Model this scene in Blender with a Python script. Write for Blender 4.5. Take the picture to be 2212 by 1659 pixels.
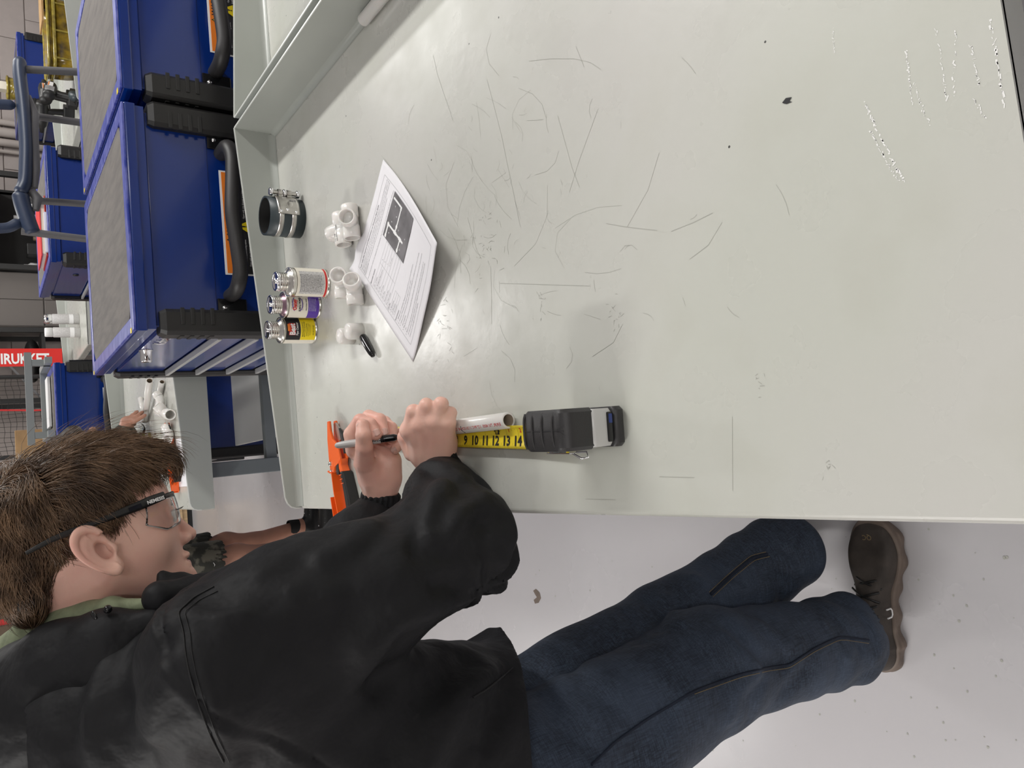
import bpy, bmesh, math, random
import numpy as np
from mathutils import Vector, Matrix
random.seed(4); rng = np.random.default_rng(4)
SC = bpy.context.scene
COL = SC.collection
for o in list(bpy.data.objects): bpy.data.objects.remove(o)

# ---------------------------------------------------------------- camera
FPX, YAW, PIT, ROL = 1600.0, 0.10514709, 0.62585127, 0.03905424
CH = 1.45                                  # camera height
def basis():
    f = np.array([math.sin(YAW)*math.cos(PIT), math.cos(YAW)*math.cos(PIT), -math.sin(PIT)])
    r = np.array([math.cos(YAW), -math.sin(YAW), 0.0]); d = np.cross(f, r)
    return np.array([r*math.cos(ROL)+d*math.sin(ROL), -r*math.sin(ROL)+d*math.cos(ROL), f])
MB_ = basis(); CR, CD, CF = MB_
cam_d = bpy.data.cameras.new('camera'); cam = bpy.data.objects.new('camera', cam_d); COL.objects.link(cam)
cam_d.sensor_width = 36.0; cam_d.lens = FPX/2212*36; cam_d.clip_start = 0.02; cam_d.clip_end = 60
cam.matrix_world = Matrix(((CD[0], CR[0], -CF[0], 0), (CD[1], CR[1], -CF[1], 0), (CD[2], CR[2], -CF[2], CH), (0, 0, 0, 1)))
SC.camera = cam

# ---------------------------------------------------------------- light and exposure
SC.view_settings.view_transform = 'Standard'; SC.view_settings.look = 'None'
SC.view_settings.gamma = 1; SC.view_settings.use_curve_mapping = False
SC.view_settings.exposure = 0.22
W = bpy.data.worlds.new('world'); SC.world = W; W.use_nodes = True
W.node_tree.nodes['Background'].inputs[0].default_value = (0.93, 0.95, 1.0, 1)
W.node_tree.nodes['Background'].inputs[1].default_value = 0.11
LIGHTS = [  # x, y, size x, size y, power
    (-2.95, 1.3, 0.25, 2.0, 92), (2.6, 1.3, 0.25, 2.0, 84),
    (-2.3, 5.0, 0.25, 2.2, 44), (3.4, 5.0, 0.25, 2.0, 46), (1.0, 4.9, 0.25, 1.6, 34), (0.3, -2.2, 0.25, 2.0, 30), (-2.3, -2.2, 0.25, 2.0, 18), (2.5, -2.2, 0.25, 2.0, 18)]
ZL = 3.05
for i, (x, y, sx, sy, pw) in enumerate(LIGHTS):
    l = bpy.data.lights.new('strip_light_lamp', 'AREA'); l.shape = 'RECTANGLE'; l.size = sx; l.size_y = sy
    l.energy = pw; l.color = (1.0, 0.985, 0.955)
    o = bpy.data.objects.new('strip_light_lamp', l); o.location = (x, y, ZL-0.012); COL.objects.link(o)

# pixel (of the 2212x1659 frame) to a point on a world plane or at a distance: a tape measure for setting things out
def ray(x, y):
    return MB_.T @ np.array([((1659-y)-829.5)/FPX, (x-1106)/FPX, 1.0])
O3 = np.array([0, 0, CH])
def atz(x, y, z): r = ray(x, y); return O3 + r*((z-CH)/r[2])
def aty(x, y, Y): r = ray(x, y); return O3 + r*(Y/r[1])
def atd(x, y, d): return O3 + ray(x, y)*d

# ---------------------------------------------------------------- materials
def mat(name, color, rough=0.5, metal=0.0, noise=0.0, nscale=30.0, bump=0.0, bscale=200.0, coat=0.0, trans=0.0, sss=0.0,
        color2=None, spec=None, rvar=0.0, ior=None, stretch=None, alpha=None, sheen=0.0, n2=None, emit=None, bdist=.002):
    m = bpy.data.materials.new(name); m.use_nodes = True
    nt = m.node_tree; b = nt.nodes['Principled BSDF']
    b.inputs['Base Color'].default_value = (*color, 1); b.inputs['Roughness'].default_value = rough
    b.inputs['Metallic'].default_value = metal
    if coat: b.inputs['Coat Weight'].default_value = coat; b.inputs['Coat Roughness'].default_value = 0.08
    if trans: b.inputs['Transmission Weight'].default_value = trans
    if spec is not None: b.inputs['Specular IOR Level'].default_value = spec
    if ior: b.inputs['IOR'].default_value = ior
    if alpha is not None: b.inputs['Alpha'].default_value = alpha
    if sheen: b.inputs['Sheen Weight'].default_value = sheen; b.inputs['Sheen Roughness'].default_value = 0.4
    if emit: b.inputs['Emission Color'].default_value = (*color, 1); b.inputs['Emission Strength'].default_value = emit
    if sss:
        b.inputs['Subsurface Weight'].default_value = sss; b.inputs['Subsurface Radius'].default_value = (0.012, 0.005, 0.003)
        b.inputs['Subsurface Scale'].default_value = 0.5
    co = nt.nodes.new('ShaderNodeTexCoord'); src = co.outputs['Object']
    if stretch:
        mp = nt.nodes.new('ShaderNodeMapping'); mp.inputs['Scale'].default_value = stretch
        nt.links.new(src, mp.inputs['Vector']); src = mp.outputs['Vector']
    if noise or color2 or rvar:
        n = nt.nodes.new('ShaderNodeTexNoise'); n.inputs['Scale'].default_value = nscale; n.inputs['Detail'].default_value = 6
        nt.links.new(src, n.inputs['Vector'])
        c2 = color2 if color2 else tuple(c*(1-noise) for c in color)
        if n2: 
            rp = nt.nodes.new('ShaderNodeMapRange'); rp.inputs[1].default_value = n2[0]; rp.inputs[2].default_value = n2[1]
            nt.links.new(n.outputs['Fac'], rp.inputs[0]); fo = rp.outputs[0]
        else:
            rp = nt.nodes.new('ShaderNodeMapRange'); rp.inputs[1].default_value = 0.35; rp.inputs[2].default_value = 0.68
            nt.links.new(n.outputs['Fac'], rp.inputs[0]); fo = rp.outputs[0]
        mx = nt.nodes.new('ShaderNodeMix'); mx.data_type = 'RGBA'
        mx.inputs[6].default_value = (*color, 1); mx.inputs[7].default_value = (*c2, 1)
        nt.links.new(fo, mx.inputs[0]); nt.links.new(mx.outputs[2], b.inputs['Base Color'])
        if rvar:
            mr = nt.nodes.new('ShaderNodeMapRange'); mr.inputs[3].default_value = rough; mr.inputs[4].default_value = rough+rvar
            nt.links.new(fo, mr.inputs[0]); nt.links.new(mr.outputs[0], b.inputs['Roughness'])
    if bump:
        n = nt.nodes.new('ShaderNodeTexNoise'); n.inputs['Scale'].default_value = bscale; n.inputs['Detail'].default_value = 4
        nt.links.new(src, n.inputs['Vector'])
        bp = nt.nodes.new('ShaderNodeBump'); bp.inputs['Strength'].default_value = bump; bp.inputs['Distance'].default_value = bdist
        nt.links.new(n.outputs['Fac'], bp.inputs['Height']); nt.links.new(bp.outputs[0], b.inputs['Normal'])
    return m

M = {}
def bench_mat():
    m = mat('bench_paint', (0.50, 0.515, 0.465), 0.22)
    nt = m.node_tree; b = nt.nodes['Principled BSDF']
    co = nt.nodes.new('ShaderNodeTexCoord')
    n1 = nt.nodes.new('ShaderNodeTexNoise'); n1.inputs['Scale'].default_value = 2.2; n1.inputs['Detail'].default_value = 7
    n2 = nt.nodes.new('ShaderNodeTexNoise'); n2.inputs['Scale'].default_value = 9; n2.inputs['Detail'].default_value = 9
    for n in (n1, n2): nt.links.new(co.outputs['Object'], n.inputs['Vector'])
    r1 = nt.nodes.new('ShaderNodeMapRange'); r1.inputs[1].default_value = .4; r1.inputs[2].default_value = .65
    nt.links.new(n1.outputs['Fac'], r1.inputs[0])
    mx = nt.nodes.new('ShaderNodeMix'); mx.data_type = 'RGBA'
    mx.inputs[6].default_value = (0.53, 0.525, 0.495, 1); mx.inputs[7].default_value = (0.51, 0.52, 0.47, 1)
    nt.links.new(r1.outputs[0], mx.inputs[0])
    r2 = nt.nodes.new('ShaderNodeMapRange'); r2.inputs[1].default_value = .52; r2.inputs[2].default_value = .90; r2.inputs[4].default_value = 0.40
    nt.links.new(n2.outputs['Fac'], r2.inputs[0])
    m2 = nt.nodes.new('ShaderNodeMix'); m2.data_type = 'RGBA'; m2.inputs[7].default_value = (0.38, 0.37, 0.31, 1)
    nt.links.new(mx.outputs[2], m2.inputs[6]); nt.links.new(r2.outputs[0], m2.inputs[0])
    nt.links.new(m2.outputs[2], b.inputs['Base Color'])
    # small dark chips, randomly placed
    v = nt.nodes.new('ShaderNodeTexVoronoi'); v.inputs['Scale'].default_value = 26
    nt.links.new(co.outputs['Object'], v.inputs['Vector'])
    lt = nt.nodes.new('ShaderNodeMath'); lt.operation = 'LESS_THAN'; lt.inputs[1].default_value = 0.035
    nt.links.new(v.outputs['Distance'], lt.inputs[0])
    sp = nt.nodes.new('ShaderNodeSeparateColor'); nt.links.new(v.outputs['Color'], sp.inputs[0])
    gt = nt.nodes.new('ShaderNodeMath'); gt.operation = 'GREATER_THAN'; gt.inputs[1].default_value = 0.72
    nt.links.new(sp.outputs[0], gt.inputs[0])
    mu = nt.nodes.new('ShaderNodeMath'); mu.operation = 'MULTIPLY'; nt.links.new(lt.outputs[0], mu.inputs[0]); nt.links.new(gt.outputs[0], mu.inputs[1])
    m3 = nt.nodes.new('ShaderNodeMix'); m3.data_type = 'RGBA'; m3.inputs[7].default_value = (0.07, 0.07, 0.065, 1)
    nt.links.new(m2.outputs[2], m3.inputs[6]); nt.links.new(mu.outputs[0], m3.inputs[0])
    nt.links.new(m3.outputs[2], b.inputs['Base Color'])
    # roughness smears and orange-peel
    r3 = nt.nodes.new('ShaderNodeMapRange'); r3.inputs[1].default_value = .35; r3.inputs[2].default_value = .7
    r3.inputs[3].default_value = .24; r3.inputs[4].default_value = .40
    nt.links.new(n2.outputs['Fac'], r3.inputs[0]); nt.links.new(r3.outputs[0], b.inputs['Roughness'])
    n4 = nt.nodes.new('ShaderNodeTexNoise'); n4.inputs['Scale'].default_value = 60; n4.inputs['Detail'].default_value = 3
    nt.links.new(co.outputs['Object'], n4.inputs['Vector'])
    bp = nt.nodes.new('ShaderNodeBump'); bp.inputs['Strength'].default_value = 0.10; bp.inputs['Distance'].default_value = 0.002
    nt.links.new(n4.outputs['Fac'], bp.inputs['Height']); nt.links.new(bp.outputs[0], b.inputs['Normal'])
    return m
M['bench'] = bench_mat()
M['flange'] = mat('flange_paint', (0.40, 0.42, 0.39), 0.3, noise=.05, nscale=6)
M['edge'] = mat('pale_flange_edge', (0.68, 0.70, 0.67), 0.3)
M['legpaint'] = mat('grey_leg_paint', (0.16, 0.18, 0.19), 0.4)
M['blue'] = mat('blue_powder_coat', (0.002, 0.026, 0.19), 0.2, noise=.12, nscale=3, bump=.05, bscale=90, coat=.3)
M['bluedark'] = mat('navy_powder_coat', (0.003, 0.008, 0.06), 0.35)
M['sheenscuff'] = mat('blue_rim_sheen_scuffs', (0.015, 0.035, 0.30), 0.3, color2=(0.16, 0.18, 0.50), nscale=26, stretch=(1, 6, 1))  # paler blue paints in the rim's reflected light, streaked with pale scuffs
M['rubber'] = mat('grey_rubber_mat', (0.155, 0.142, 0.13), 0.75, color2=(0.11, 0.10, 0.095), nscale=60, bump=.35, bscale=500, stretch=(1, .18, 1))
M['black'] = mat('black_plastic', (0.012, 0.012, 0.012), 0.42, bump=.1, bscale=600)
M['blackgloss'] = mat('glossy_black_plastic', (0.006, 0.006, 0.007), 0.12)
M['rubberblack'] = mat('black_rubber', (0.022, 0.021, 0.022), 0.48, bump=.12, bscale=700)
M['chrome'] = mat('chrome', (0.85, 0.85, 0.87), 0.08, 1.0)
M['steel'] = mat('brushed_steel', (0.62, 0.60, 0.57), 0.28, 1.0, noise=.2, nscale=80)
M['tin'] = mat('tinplate', (0.74, 0.72, 0.68), 0.22, 1.0)
M['pvc'] = mat('white_pvc', (0.78, 0.76, 0.73), 0.25, sss=.1)
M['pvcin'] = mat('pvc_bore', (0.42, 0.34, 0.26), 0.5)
M['white'] = mat('white_print', (0.85, 0.85, 0.85), 0.4)
M['ink'] = mat('black_ink', (0.01, 0.01, 0.012), 0.6)
M['greyink'] = mat('grey_ink', (0.16, 0.155, 0.17), 0.7)
M['redink'] = mat('red_ink', (0.62, 0.03, 0.03), 0.6)
M['paper'] = mat('white_paper', (0.80, 0.79, 0.82), 0.7, bump=.04, bscale=300)
M['photo'] = mat('printed_photo_grey', (0.085, 0.08, 0.085), 0.65, color2=(0.20, 0.19, 0.20), nscale=25)
M['orange'] = mat('orange_print', (0.85, 0.22, 0.02), 0.45)
M['cutter'] = mat('orange_painted_metal', (0.88, 0.13, 0.015), 0.28, bump=.06, bscale=300, coat=.3)
M['cutterin'] = mat('orange_red_inner', (0.45, 0.03, 0.005), 0.35)
M['yellow'] = mat('yellow_tape_blade', (0.85, 0.66, 0.03), 0.28, noise=.12, nscale=60)
M['yellowlabel'] = mat('yellow_label', (0.90, 0.70, 0.01), 0.4)
M['purple'] = mat('purple_label', (0.10, 0.04, 0.36), 0.4)
M['purpletin'] = mat('purple_stained_tin', (0.40, 0.26, 0.32), 0.25, 1.0)
M['cream'] = mat('cream_label', (0.80, 0.76, 0.66), 0.4)
M['greylabel'] = mat('pale_printed_label', (0.66, 0.65, 0.64), 0.45, color2=(0.40, 0.39, 0.39), nscale=420)
M['couple'] = mat('slate_rubber', (0.030, 0.042, 0.048), 0.42, bump=.04, bscale=300)
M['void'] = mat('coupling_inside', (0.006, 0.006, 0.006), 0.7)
M['silver'] = mat('silver_plastic', (0.42, 0.42, 0.42), 0.28)
M['greyplastic'] = mat('light_grey_plastic', (0.52, 0.52, 0.51), 0.25)
M['navy'] = mat('navy_moulded_plastic', (0.030, 0.045, 0.085), 0.42, bump=.05)
M['tube'] = mat('grey_tube_paint', (0.13, 0.13, 0.135), 0.42)
M['greytube'] = mat('light_grey_steel_tube', (0.24, 0.26, 0.26), 0.4)
M['floor'] = mat('grey_epoxy_floor', (0.52, 0.505, 0.52), 0.16, color2=(0.48, 0.47, 0.485), nscale=1.6, rvar=.2, bump=.05, bscale=12)
M['block'] = mat('painted_block', (0.47, 0.42, 0.40), 0.7, noise=.1, nscale=8, bump=.25, bscale=90)
M['mortar'] = mat('painted_mortar', (0.36, 0.32, 0.30), 0.8)
M['wall'] = mat('warm_grey_wall', (0.40, 0.36, 0.34), 0.7)
M['pipe'] = mat('painted_conduit', (0.50, 0.45, 0.42), 0.45)
M['ceiling'] = mat('white_ceiling', (0.6, 0.6, 0.6), 0.8)
M['diffuser'] = mat('lamp_diffuser', (1, .98, .95), 0.5, emit=6)
M['locker'] = mat('grey_locker_paint', (0.155, 0.14, 0.13), 0.4)
M['shelf'] = mat('dark_shelf_steel', (0.02, 0.02, 0.02), 0.5)
M['brownsteel'] = mat('brown_rack_steel', (0.12, 0.08, 0.05), 0.5)
M['wood'] = mat('pale_wood', (0.62, 0.44, 0.25), 0.45, color2=(0.42, 0.29, 0.17), nscale=5, stretch=(9, 9, .6))
M['ply'] = mat('plywood', (0.50, 0.31, 0.14), 0.6, noise=.3, nscale=12)
M['red'] = mat('red_banner', (0.66, 0.02, 0.015), 0.5)
M['amber'] = mat('amber_translucent_plastic', (0.40, 0.26, 0.02), 0.12, trans=.25, color2=(0.07, 0.045, 0.012), nscale=16, rvar=.15)
M['amberrim'] = mat('amber_rim_plastic', (0.50, 0.40, 0.07), 0.15, trans=.2, color2=(.22,.16,.04), nscale=30)
M['net'] = mat('black_netting', (0.01, 0.01, 0.01), 0.7)
M['clear'] = mat('clear_plastic', (0.95, 0.95, 0.95), 0.05, trans=1.0, ior=1.3)
M['lens'] = mat('clear_lens', (0.98, 0.98, 0.98), 0.02, trans=1.0, ior=1.25)
M['skin'] = mat('skin', (0.84, 0.53, 0.43), 0.45, sss=.18, color2=(0.80, 0.44, 0.36), nscale=16, bump=.10, bscale=420)
M['skin2'] = mat('tanned_skin', (0.42, 0.21, 0.145), 0.5, sss=.1, noise=.15, nscale=14)
M['lip'] = mat('lip_skin', (0.60, 0.28, 0.24), 0.45, sss=.2)
M['nail'] = mat('fingernail', (0.72, 0.46, 0.40), 0.25, sss=.1)
M['eyewhite'] = mat('eyeball', (0.72, 0.68, 0.66), 0.15)
M['iris'] = mat('iris', (0.04, 0.05, 0.06), 0.1)
M['hair'] = mat('brown_hair', (0.078, 0.045, 0.027), 0.36, color2=(0.27, 0.165, 0.095), nscale=38, spec=.5)
M['haircap'] = mat('dark_brown_underhair', (0.030, 0.018, 0.011), 0.6, noise=.4, nscale=80)
M['hairdark'] = mat('near_black_hair', (0.016, 0.010, 0.008), 0.5)
M['jacket'] = mat('black_jacket_cloth', (0.0115, 0.0118, 0.0135), 0.62, noise=.2, nscale=5, bump=1.0, bscale=16, spec=.22, bdist=.008)
M['seam'] = mat('jacket_stitching', (0.006, 0.006, 0.007), 0.7)
M['hood'] = mat('sage_green_lining', (0.26, 0.30, 0.185), 0.85, noise=.3, nscale=60, bump=.6, bscale=160)
def denim():
    m = mat('dark_blue_denim', (0.012, 0.024, 0.055), 0.75)
    nt = m.node_tree; b = nt.nodes['Principled BSDF']; co = nt.nodes.new('ShaderNodeTexCoord')
    big = nt.nodes.new('ShaderNodeTexNoise'); big.inputs['Scale'].default_value = 7; big.inputs['Detail'].default_value = 5
    mp = nt.nodes.new('ShaderNodeMapping'); mp.inputs['Scale'].default_value = (60, 60, 900)
    mp2 = nt.nodes.new('ShaderNodeMapping'); mp2.inputs['Scale'].default_value = (700, 700, 30)
    wv = nt.nodes.new('ShaderNodeTexNoise'); wv.inputs['Scale'].default_value = 1; wv2 = nt.nodes.new('ShaderNodeTexNoise'); wv2.inputs['Scale'].default_value = 1
    nt.links.new(co.outputs['Object'], big.inputs['Vector']); nt.links.new(co.outputs['Object'], mp.inputs[0]); nt.links.new(co.outputs['Object'], mp2.inputs[0])
    nt.links.new(mp.outputs[0], wv.inputs['Vector']); nt.links.new(mp2.outputs[0], wv2.inputs['Vector'])
    r = nt.nodes.new('ShaderNodeMapRange'); r.inputs[1].default_value = .42; r.inputs[2].default_value = .7
    nt.links.new(big.outputs['Fac'], r.inputs[0])
    mx = nt.nodes.new('ShaderNodeMix'); mx.data_type = 'RGBA'; mx.inputs[6].default_value = (0.008, 0.014, 0.027, 1); mx.inputs[7].default_value = (0.034, 0.050, 0.082, 1)
    nt.links.new(r.outputs[0], mx.inputs[0])
    ad = nt.nodes.new('ShaderNodeMath'); ad.operation = 'MULTIPLY'; nt.links.new(wv.outputs['Fac'], ad.inputs[0]); nt.links.new(wv2.outputs['Fac'], ad.inputs[1])
    r2 = nt.nodes.new('ShaderNodeMapRange'); r2.inputs[1].default_value = .15; r2.inputs[2].default_value = .42; r2.inputs[4].default_value = .75
    nt.links.new(ad.outputs[0], r2.inputs[0])
    m2 = nt.nodes.new('ShaderNodeMix'); m2.data_type = 'RGBA'; m2.inputs[7].default_value = (0.060, 0.085, 0.130, 1)
    nt.links.new(mx.outputs[2], m2.inputs[6]); nt.links.new(r2.outputs[0], m2.inputs[0]); nt.links.new(m2.outputs[2], b.inputs['Base Color'])
    n4 = nt.nodes.new('ShaderNodeTexNoise'); n4.inputs['Scale'].default_value = 22; nt.links.new(co.outputs['Object'], n4.inputs['Vector'])
    bp = nt.nodes.new('ShaderNodeBump'); bp.inputs['Strength'].default_value = .6; bp.inputs['Distance'].default_value = .004
    nt.links.new(n4.outputs['Fac'], bp.inputs['Height']); nt.links.new(bp.outputs[0], b.inputs['Normal'])
    return m
M['denim'] = denim()
M['thread'] = mat('tan_stitching', (0.22, 0.16, 0.08), 0.8)
M['denimdark'] = mat('denim_seam', (0.006, 0.012, 0.028), 0.8)
M['shoe'] = mat('brown_nubuck', (0.062, 0.050, 0.042), 0.7, noise=.4, nscale=30, bump=.3, bscale=150)
M['sole'] = mat('taupe_rubber_sole', (0.17, 0.13, 0.105), 0.6, noise=.25, nscale=30, bump=.3, bscale=60)
M['camo'] = mat('camouflage_cloth', (0.020, 0.020, 0.015), 0.8, color2=(0.10, 0.092, 0.07), nscale=16, n2=(.5, .56))
M['sock'] = mat('black_sock', (0.008, 0.008, 0.008), 0.9, bump=.5, bscale=500)
M['bluecloth'] = mat('slate_blue_cloth', (0.03, 0.045, 0.07), 0.8)
M['green'] = mat('green_can', (0.30, 0.36, 0.02), 0.3)
M['scratch'] = mat('dark_scratch', (0.38, 0.38, 0.345), 0.7)
M['scuff'] = mat('bare_metal_scuff', (0.80, 0.80, 0.78), 0.35)

# ---------------------------------------------------------------- object helpers
def link_mesh(name, me, parent=None, m=None, smooth=False):
    o = bpy.data.objects.new(name, me); COL.objects.link(o)
    if m is not None:
        for k in (m if isinstance(m, (list, tuple)) else [m]): me.materials.append(M[k])
    if parent is not None: o.parent = parent
    if smooth: me.polygons.foreach_set('use_smooth', [True]*len(me.polygons))
    return o
def tag(o, label=None, cat=None, group=None, kind=None):
    if label: o['label'] = label
    if cat: o['category'] = cat
    if group: o['group'] = group
    if kind: o['kind'] = kind
    return o
def empty(name, loc=(0, 0, 0), rz=0.0, **k):
    o = bpy.data.objects.new(name, None); COL.objects.link(o); o.empty_display_size = .05
    o.location = loc; o.rotation_euler = (0, 0, rz); o.rotation_mode = 'XYZ'
    return tag(o, **k)
class B:
    """collects simple solids into one mesh"""
    def __init__(s): s.v = []; s.f = []; s.mi = []; s.sm = []; s.cur = 0; s.T = None
    def add(s, v, f, smooth=False):
        n = len(s.v)
        v = [tuple(s.T @ Vector(p)) for p in v] if s.T is not None else [tuple(p) for p in v]
        s.v += v; s.f += [tuple(i+n for i in q) for q in f]; s.mi += [s.cur]*len(f); s.sm += [smooth]*len(f)
        return s
    def box(s, x0, x1, y0, y1, z0, z1, b=0.0):
        if b <= 0:
            v = [(x, y, z) for x in (x0, x1) for y in (y0, y1) for z in (z0, z1)]
            return s.add(v, [(0, 1, 3, 2), (4, 6, 7, 5), (0, 4, 5, 1), (2, 3, 7, 6), (0, 2, 6, 4), (1, 5, 7, 3)])
        bm = bmesh.new(); bmesh.ops.create_cube(bm, size=1)
        for p in bm.verts: p.co = ((x0+x1)/2+p.co.x*(x1-x0), (y0+y1)/2+p.co.y*(y1-y0), (z0+z1)/2+p.co.z*(z1-z0))
        bmesh.ops.bevel(bm, geom=list(bm.edges), offset=b, segments=2, affect='EDGES', profile=.6, clamp_overlap=True)
        bm.verts.index_update()
        v = [tuple(p.co) for p in bm.verts]; f = [tuple(p.index for p in q.verts) for q in bm.faces]; bm.free()
        return s.add(v, f)
    def frame(s, a, b):
        a = np.array(a, float); b = np.array(b, float); d = b-a; L = np.linalg.norm(d); d = d/L
        u = np.cross(d, [0, 0, 1.0]); 
        if np.linalg.norm(u) < .05: u = np.cross(d, [1.0, 0, 0])
        u /= np.linalg.norm(u); w = np.cross(u, d)
        return d, u, w
    def tube(s, pts, r, n=12, cap=True, sx=1.0, sz=1.0, closed=False, smooth=True, up=None):
        pts = [np.array(p, float) for p in pts]; N = len(pts)
        rs = r if hasattr(r, '__len__') else [r]*N
        v = []; u = None
        for i, p in enumerate(pts):
            if closed: d = pts[(i+1) % N]-pts[i-1]
            else: d = pts[min(i+1, N-1)]-pts[max(i-1, 0)]
            d = d/np.linalg.norm(d)
            if up is not None: u = np.cross(d, up); u /= np.linalg.norm(u)
            elif u is None:
                u = np.cross(d, [0, 0, 1.0])
                if np.linalg.norm(u) < .1: u = np.cross(d, [1.0, 0, 0])
                u /= np.linalg.norm(u)
            else:
                u = u-d*np.dot(u, d); u /= np.linalg.norm(u)
            w = np.cross(u, d)
            for k in range(n):
                a = 2*math.pi*k/n; v.append(p+(u*math.cos(a)*sx+w*math.sin(a)*sz)*rs[i])
        f = []
        for i in range(N if closed else N-1):
            j = (i+1) % N
            for k in range(n): f.append((i*n+k, i*n+(k+1) % n, j*n+(k+1) % n, j*n+k))
        s.add(v, f, smooth)
        if cap and not closed:
            s.add(v[:n], [tuple(range(n))[::-1]]); s.add(v[-n:], [tuple(range(n))])
        return s
    def cyl(s, a, b, r, r2=None, n=20, cap=True): return s.tube([a, b], [r, r if r2 is None else r2], n, cap)
    def bar(s, a, b, w, h, up=(0, 0, 1)):
        a = np.array(a, float); b = np.array(b, float); d = b-a; d /= np.linalg.norm(d); u = np.cross(d, up)
        if np.linalg.norm(u) < .05: u = np.cross(d, [1.0, 0, 0])
        u /= np.linalg.norm(u); q = np.cross(u, d)
        v = [p+u*i*w/2+q*j*h/2 for p in (a, b) for i, j in ((-1, -1), (1, -1), (1, 1), (-1, 1))]
        return s.add(v, [(0, 1, 2, 3), (7, 6, 5, 4), (0, 4, 5, 1), (1, 5, 6, 2), (2, 6, 7, 3), (3, 7, 4, 0)])
    def lathe(s, prof, c=(0, 0, 0), n=32, axis=(0, 0, 1), smooth=True):
        ax = np.array(axis, float); ax /= np.linalg.norm(ax)
        u = np.cross(ax, [0, 0, 1.0]); u = np.array([1.0, 0, 0]) if np.linalg.norm(u) < .05 else u/np.linalg.norm(u)
        w = np.cross(ax, u); c = np.array(c, float); v = []
        for r, h in prof:
            for k in range(n):
                a = 2*math.pi*k/n; v.append(c+ax*h+(u*math.cos(a)+w*math.sin(a))*r)
        f = [(i*n+k, i*n+(k+1) % n, (i+1)*n+(k+1) % n, (i+1)*n+k) for i in range(len(prof)-1) for k in range(n)]
        return s.add(v, f, smooth)
    def prism(s, poly, z0, z1, axes=((1, 0, 0), (0, 1, 0), (0, 0, 1)), o=(0, 0, 0)):
        X, Y, Z = [np.array(a, float) for a in axes]; o = np.array(o, float); n = len(poly)
        v = [o+X*p[0]+Y*p[1]+Z*z for z in (z0, z1) for p in poly]
        f = [tuple(range(n))[::-1], tuple(range(n, 2*n))]+[(i, (i+1) % n, n+(i+1) % n, n+i) for i in range(n)]
        return s.add(v, f)
    def grid(s, fn, nu, nv, smooth=True, thick=None):
        v = [fn(i/nu, j/nv) for j in range(nv+1) for i in range(nu+1)]
        f = [(j*(nu+1)+i, j*(nu+1)+i+1, (j+1)*(nu+1)+i+1, (j+1)*(nu+1)+i) for j in range(nv) for i in range(nu)]
        return s.add(v, f, smooth)
    def sphere(s, c, r, n=16, scale=(1, 1, 1)):
        v = []; c = np.array(c, float)
        for i in range(n//2+1):
            t = math.pi*i/(n//2)
            for k in range(n):
                a = 2*math.pi*k/n; v.append(c+r*np.array([math.sin(t)*math.cos(a)*scale[0], math.sin(t)*math.sin(a)*scale[1], math.cos(t)*scale[2]]))
        return s.add(v, [(i*n+k, (i+1)*n+k, (i+1)*n+(k+1) % n, i*n+(k+1) % n) for i in range(n//2) for k in range(n)], True)
    def build(s, name, m, parent=None, fixn=True):
        me = bpy.data.meshes.new(name); me.from_pydata([tuple(map(float, p)) for p in s.v], [], s.f); 
        o = link_mesh(name, me, parent, m)
        me.polygons.foreach_set('material_index', s.mi); me.polygons.foreach_set('use_smooth', s.sm)
        if fixn:
            bm = bmesh.new(); bm.from_mesh(me); bmesh.ops.recalc_face_normals(bm, faces=bm.faces); bm.to_mesh(me); bm.free()
        me.update(); return o
def solidify(o, t, off=0):
    md = o.modifiers.new('s', 'SOLIDIFY'); md.thickness = t; md.offset = off; return o
def boxo(name, m, parent, *a, b=0.0): return B().box(*a, b=b).build(name, m, parent)
def copy_tree(o, parent=None):
    c = o.copy(); COL.objects.link(c); c.parent = parent
    for ch in list(o.children): copy_tree(ch, c)
    return c

# text as flat mesh data, then mapped onto any surface
_tc = {}
def textmesh(s, size=1.0, bold=0.0):
    k = (s, bold)
    if k not in _tc:
        cu = bpy.data.curves.new('t', 'FONT'); cu.body = s; cu.size = 1.0; cu.resolution_u = 2; cu.offset = bold
        ob = bpy.data.objects.new('t', cu); me = bpy.data.meshes.new_from_object(ob)
        v = np.array([p.co[:] for p in me.vertices]) if len(me.vertices) else np.zeros((0, 3))
        _tc[k] = (v[:, :2].copy(), [tuple(p.vertices) for p in me.polygons])
        bpy.data.objects.remove(ob); bpy.data.curves.remove(cu); bpy.data.meshes.remove(me)
    v, f = _tc[k]; return v*size, f
def text_on(bld, s, size, fn, x=0.0, y=0.0, center=False, bold=0.0, width=None):
    v, f = textmesh(s, size, bold)
    if len(v) == 0: return
    v = v.copy()
    if width: v[:, 0] *= width/(v[:, 0].max()-v[:, 0].min())
    if center: v[:, 0] -= (v[:, 0].max()+v[:, 0].min())/2
    bld.add([fn(x+a, y+b) for a, b in v], f)

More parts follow.
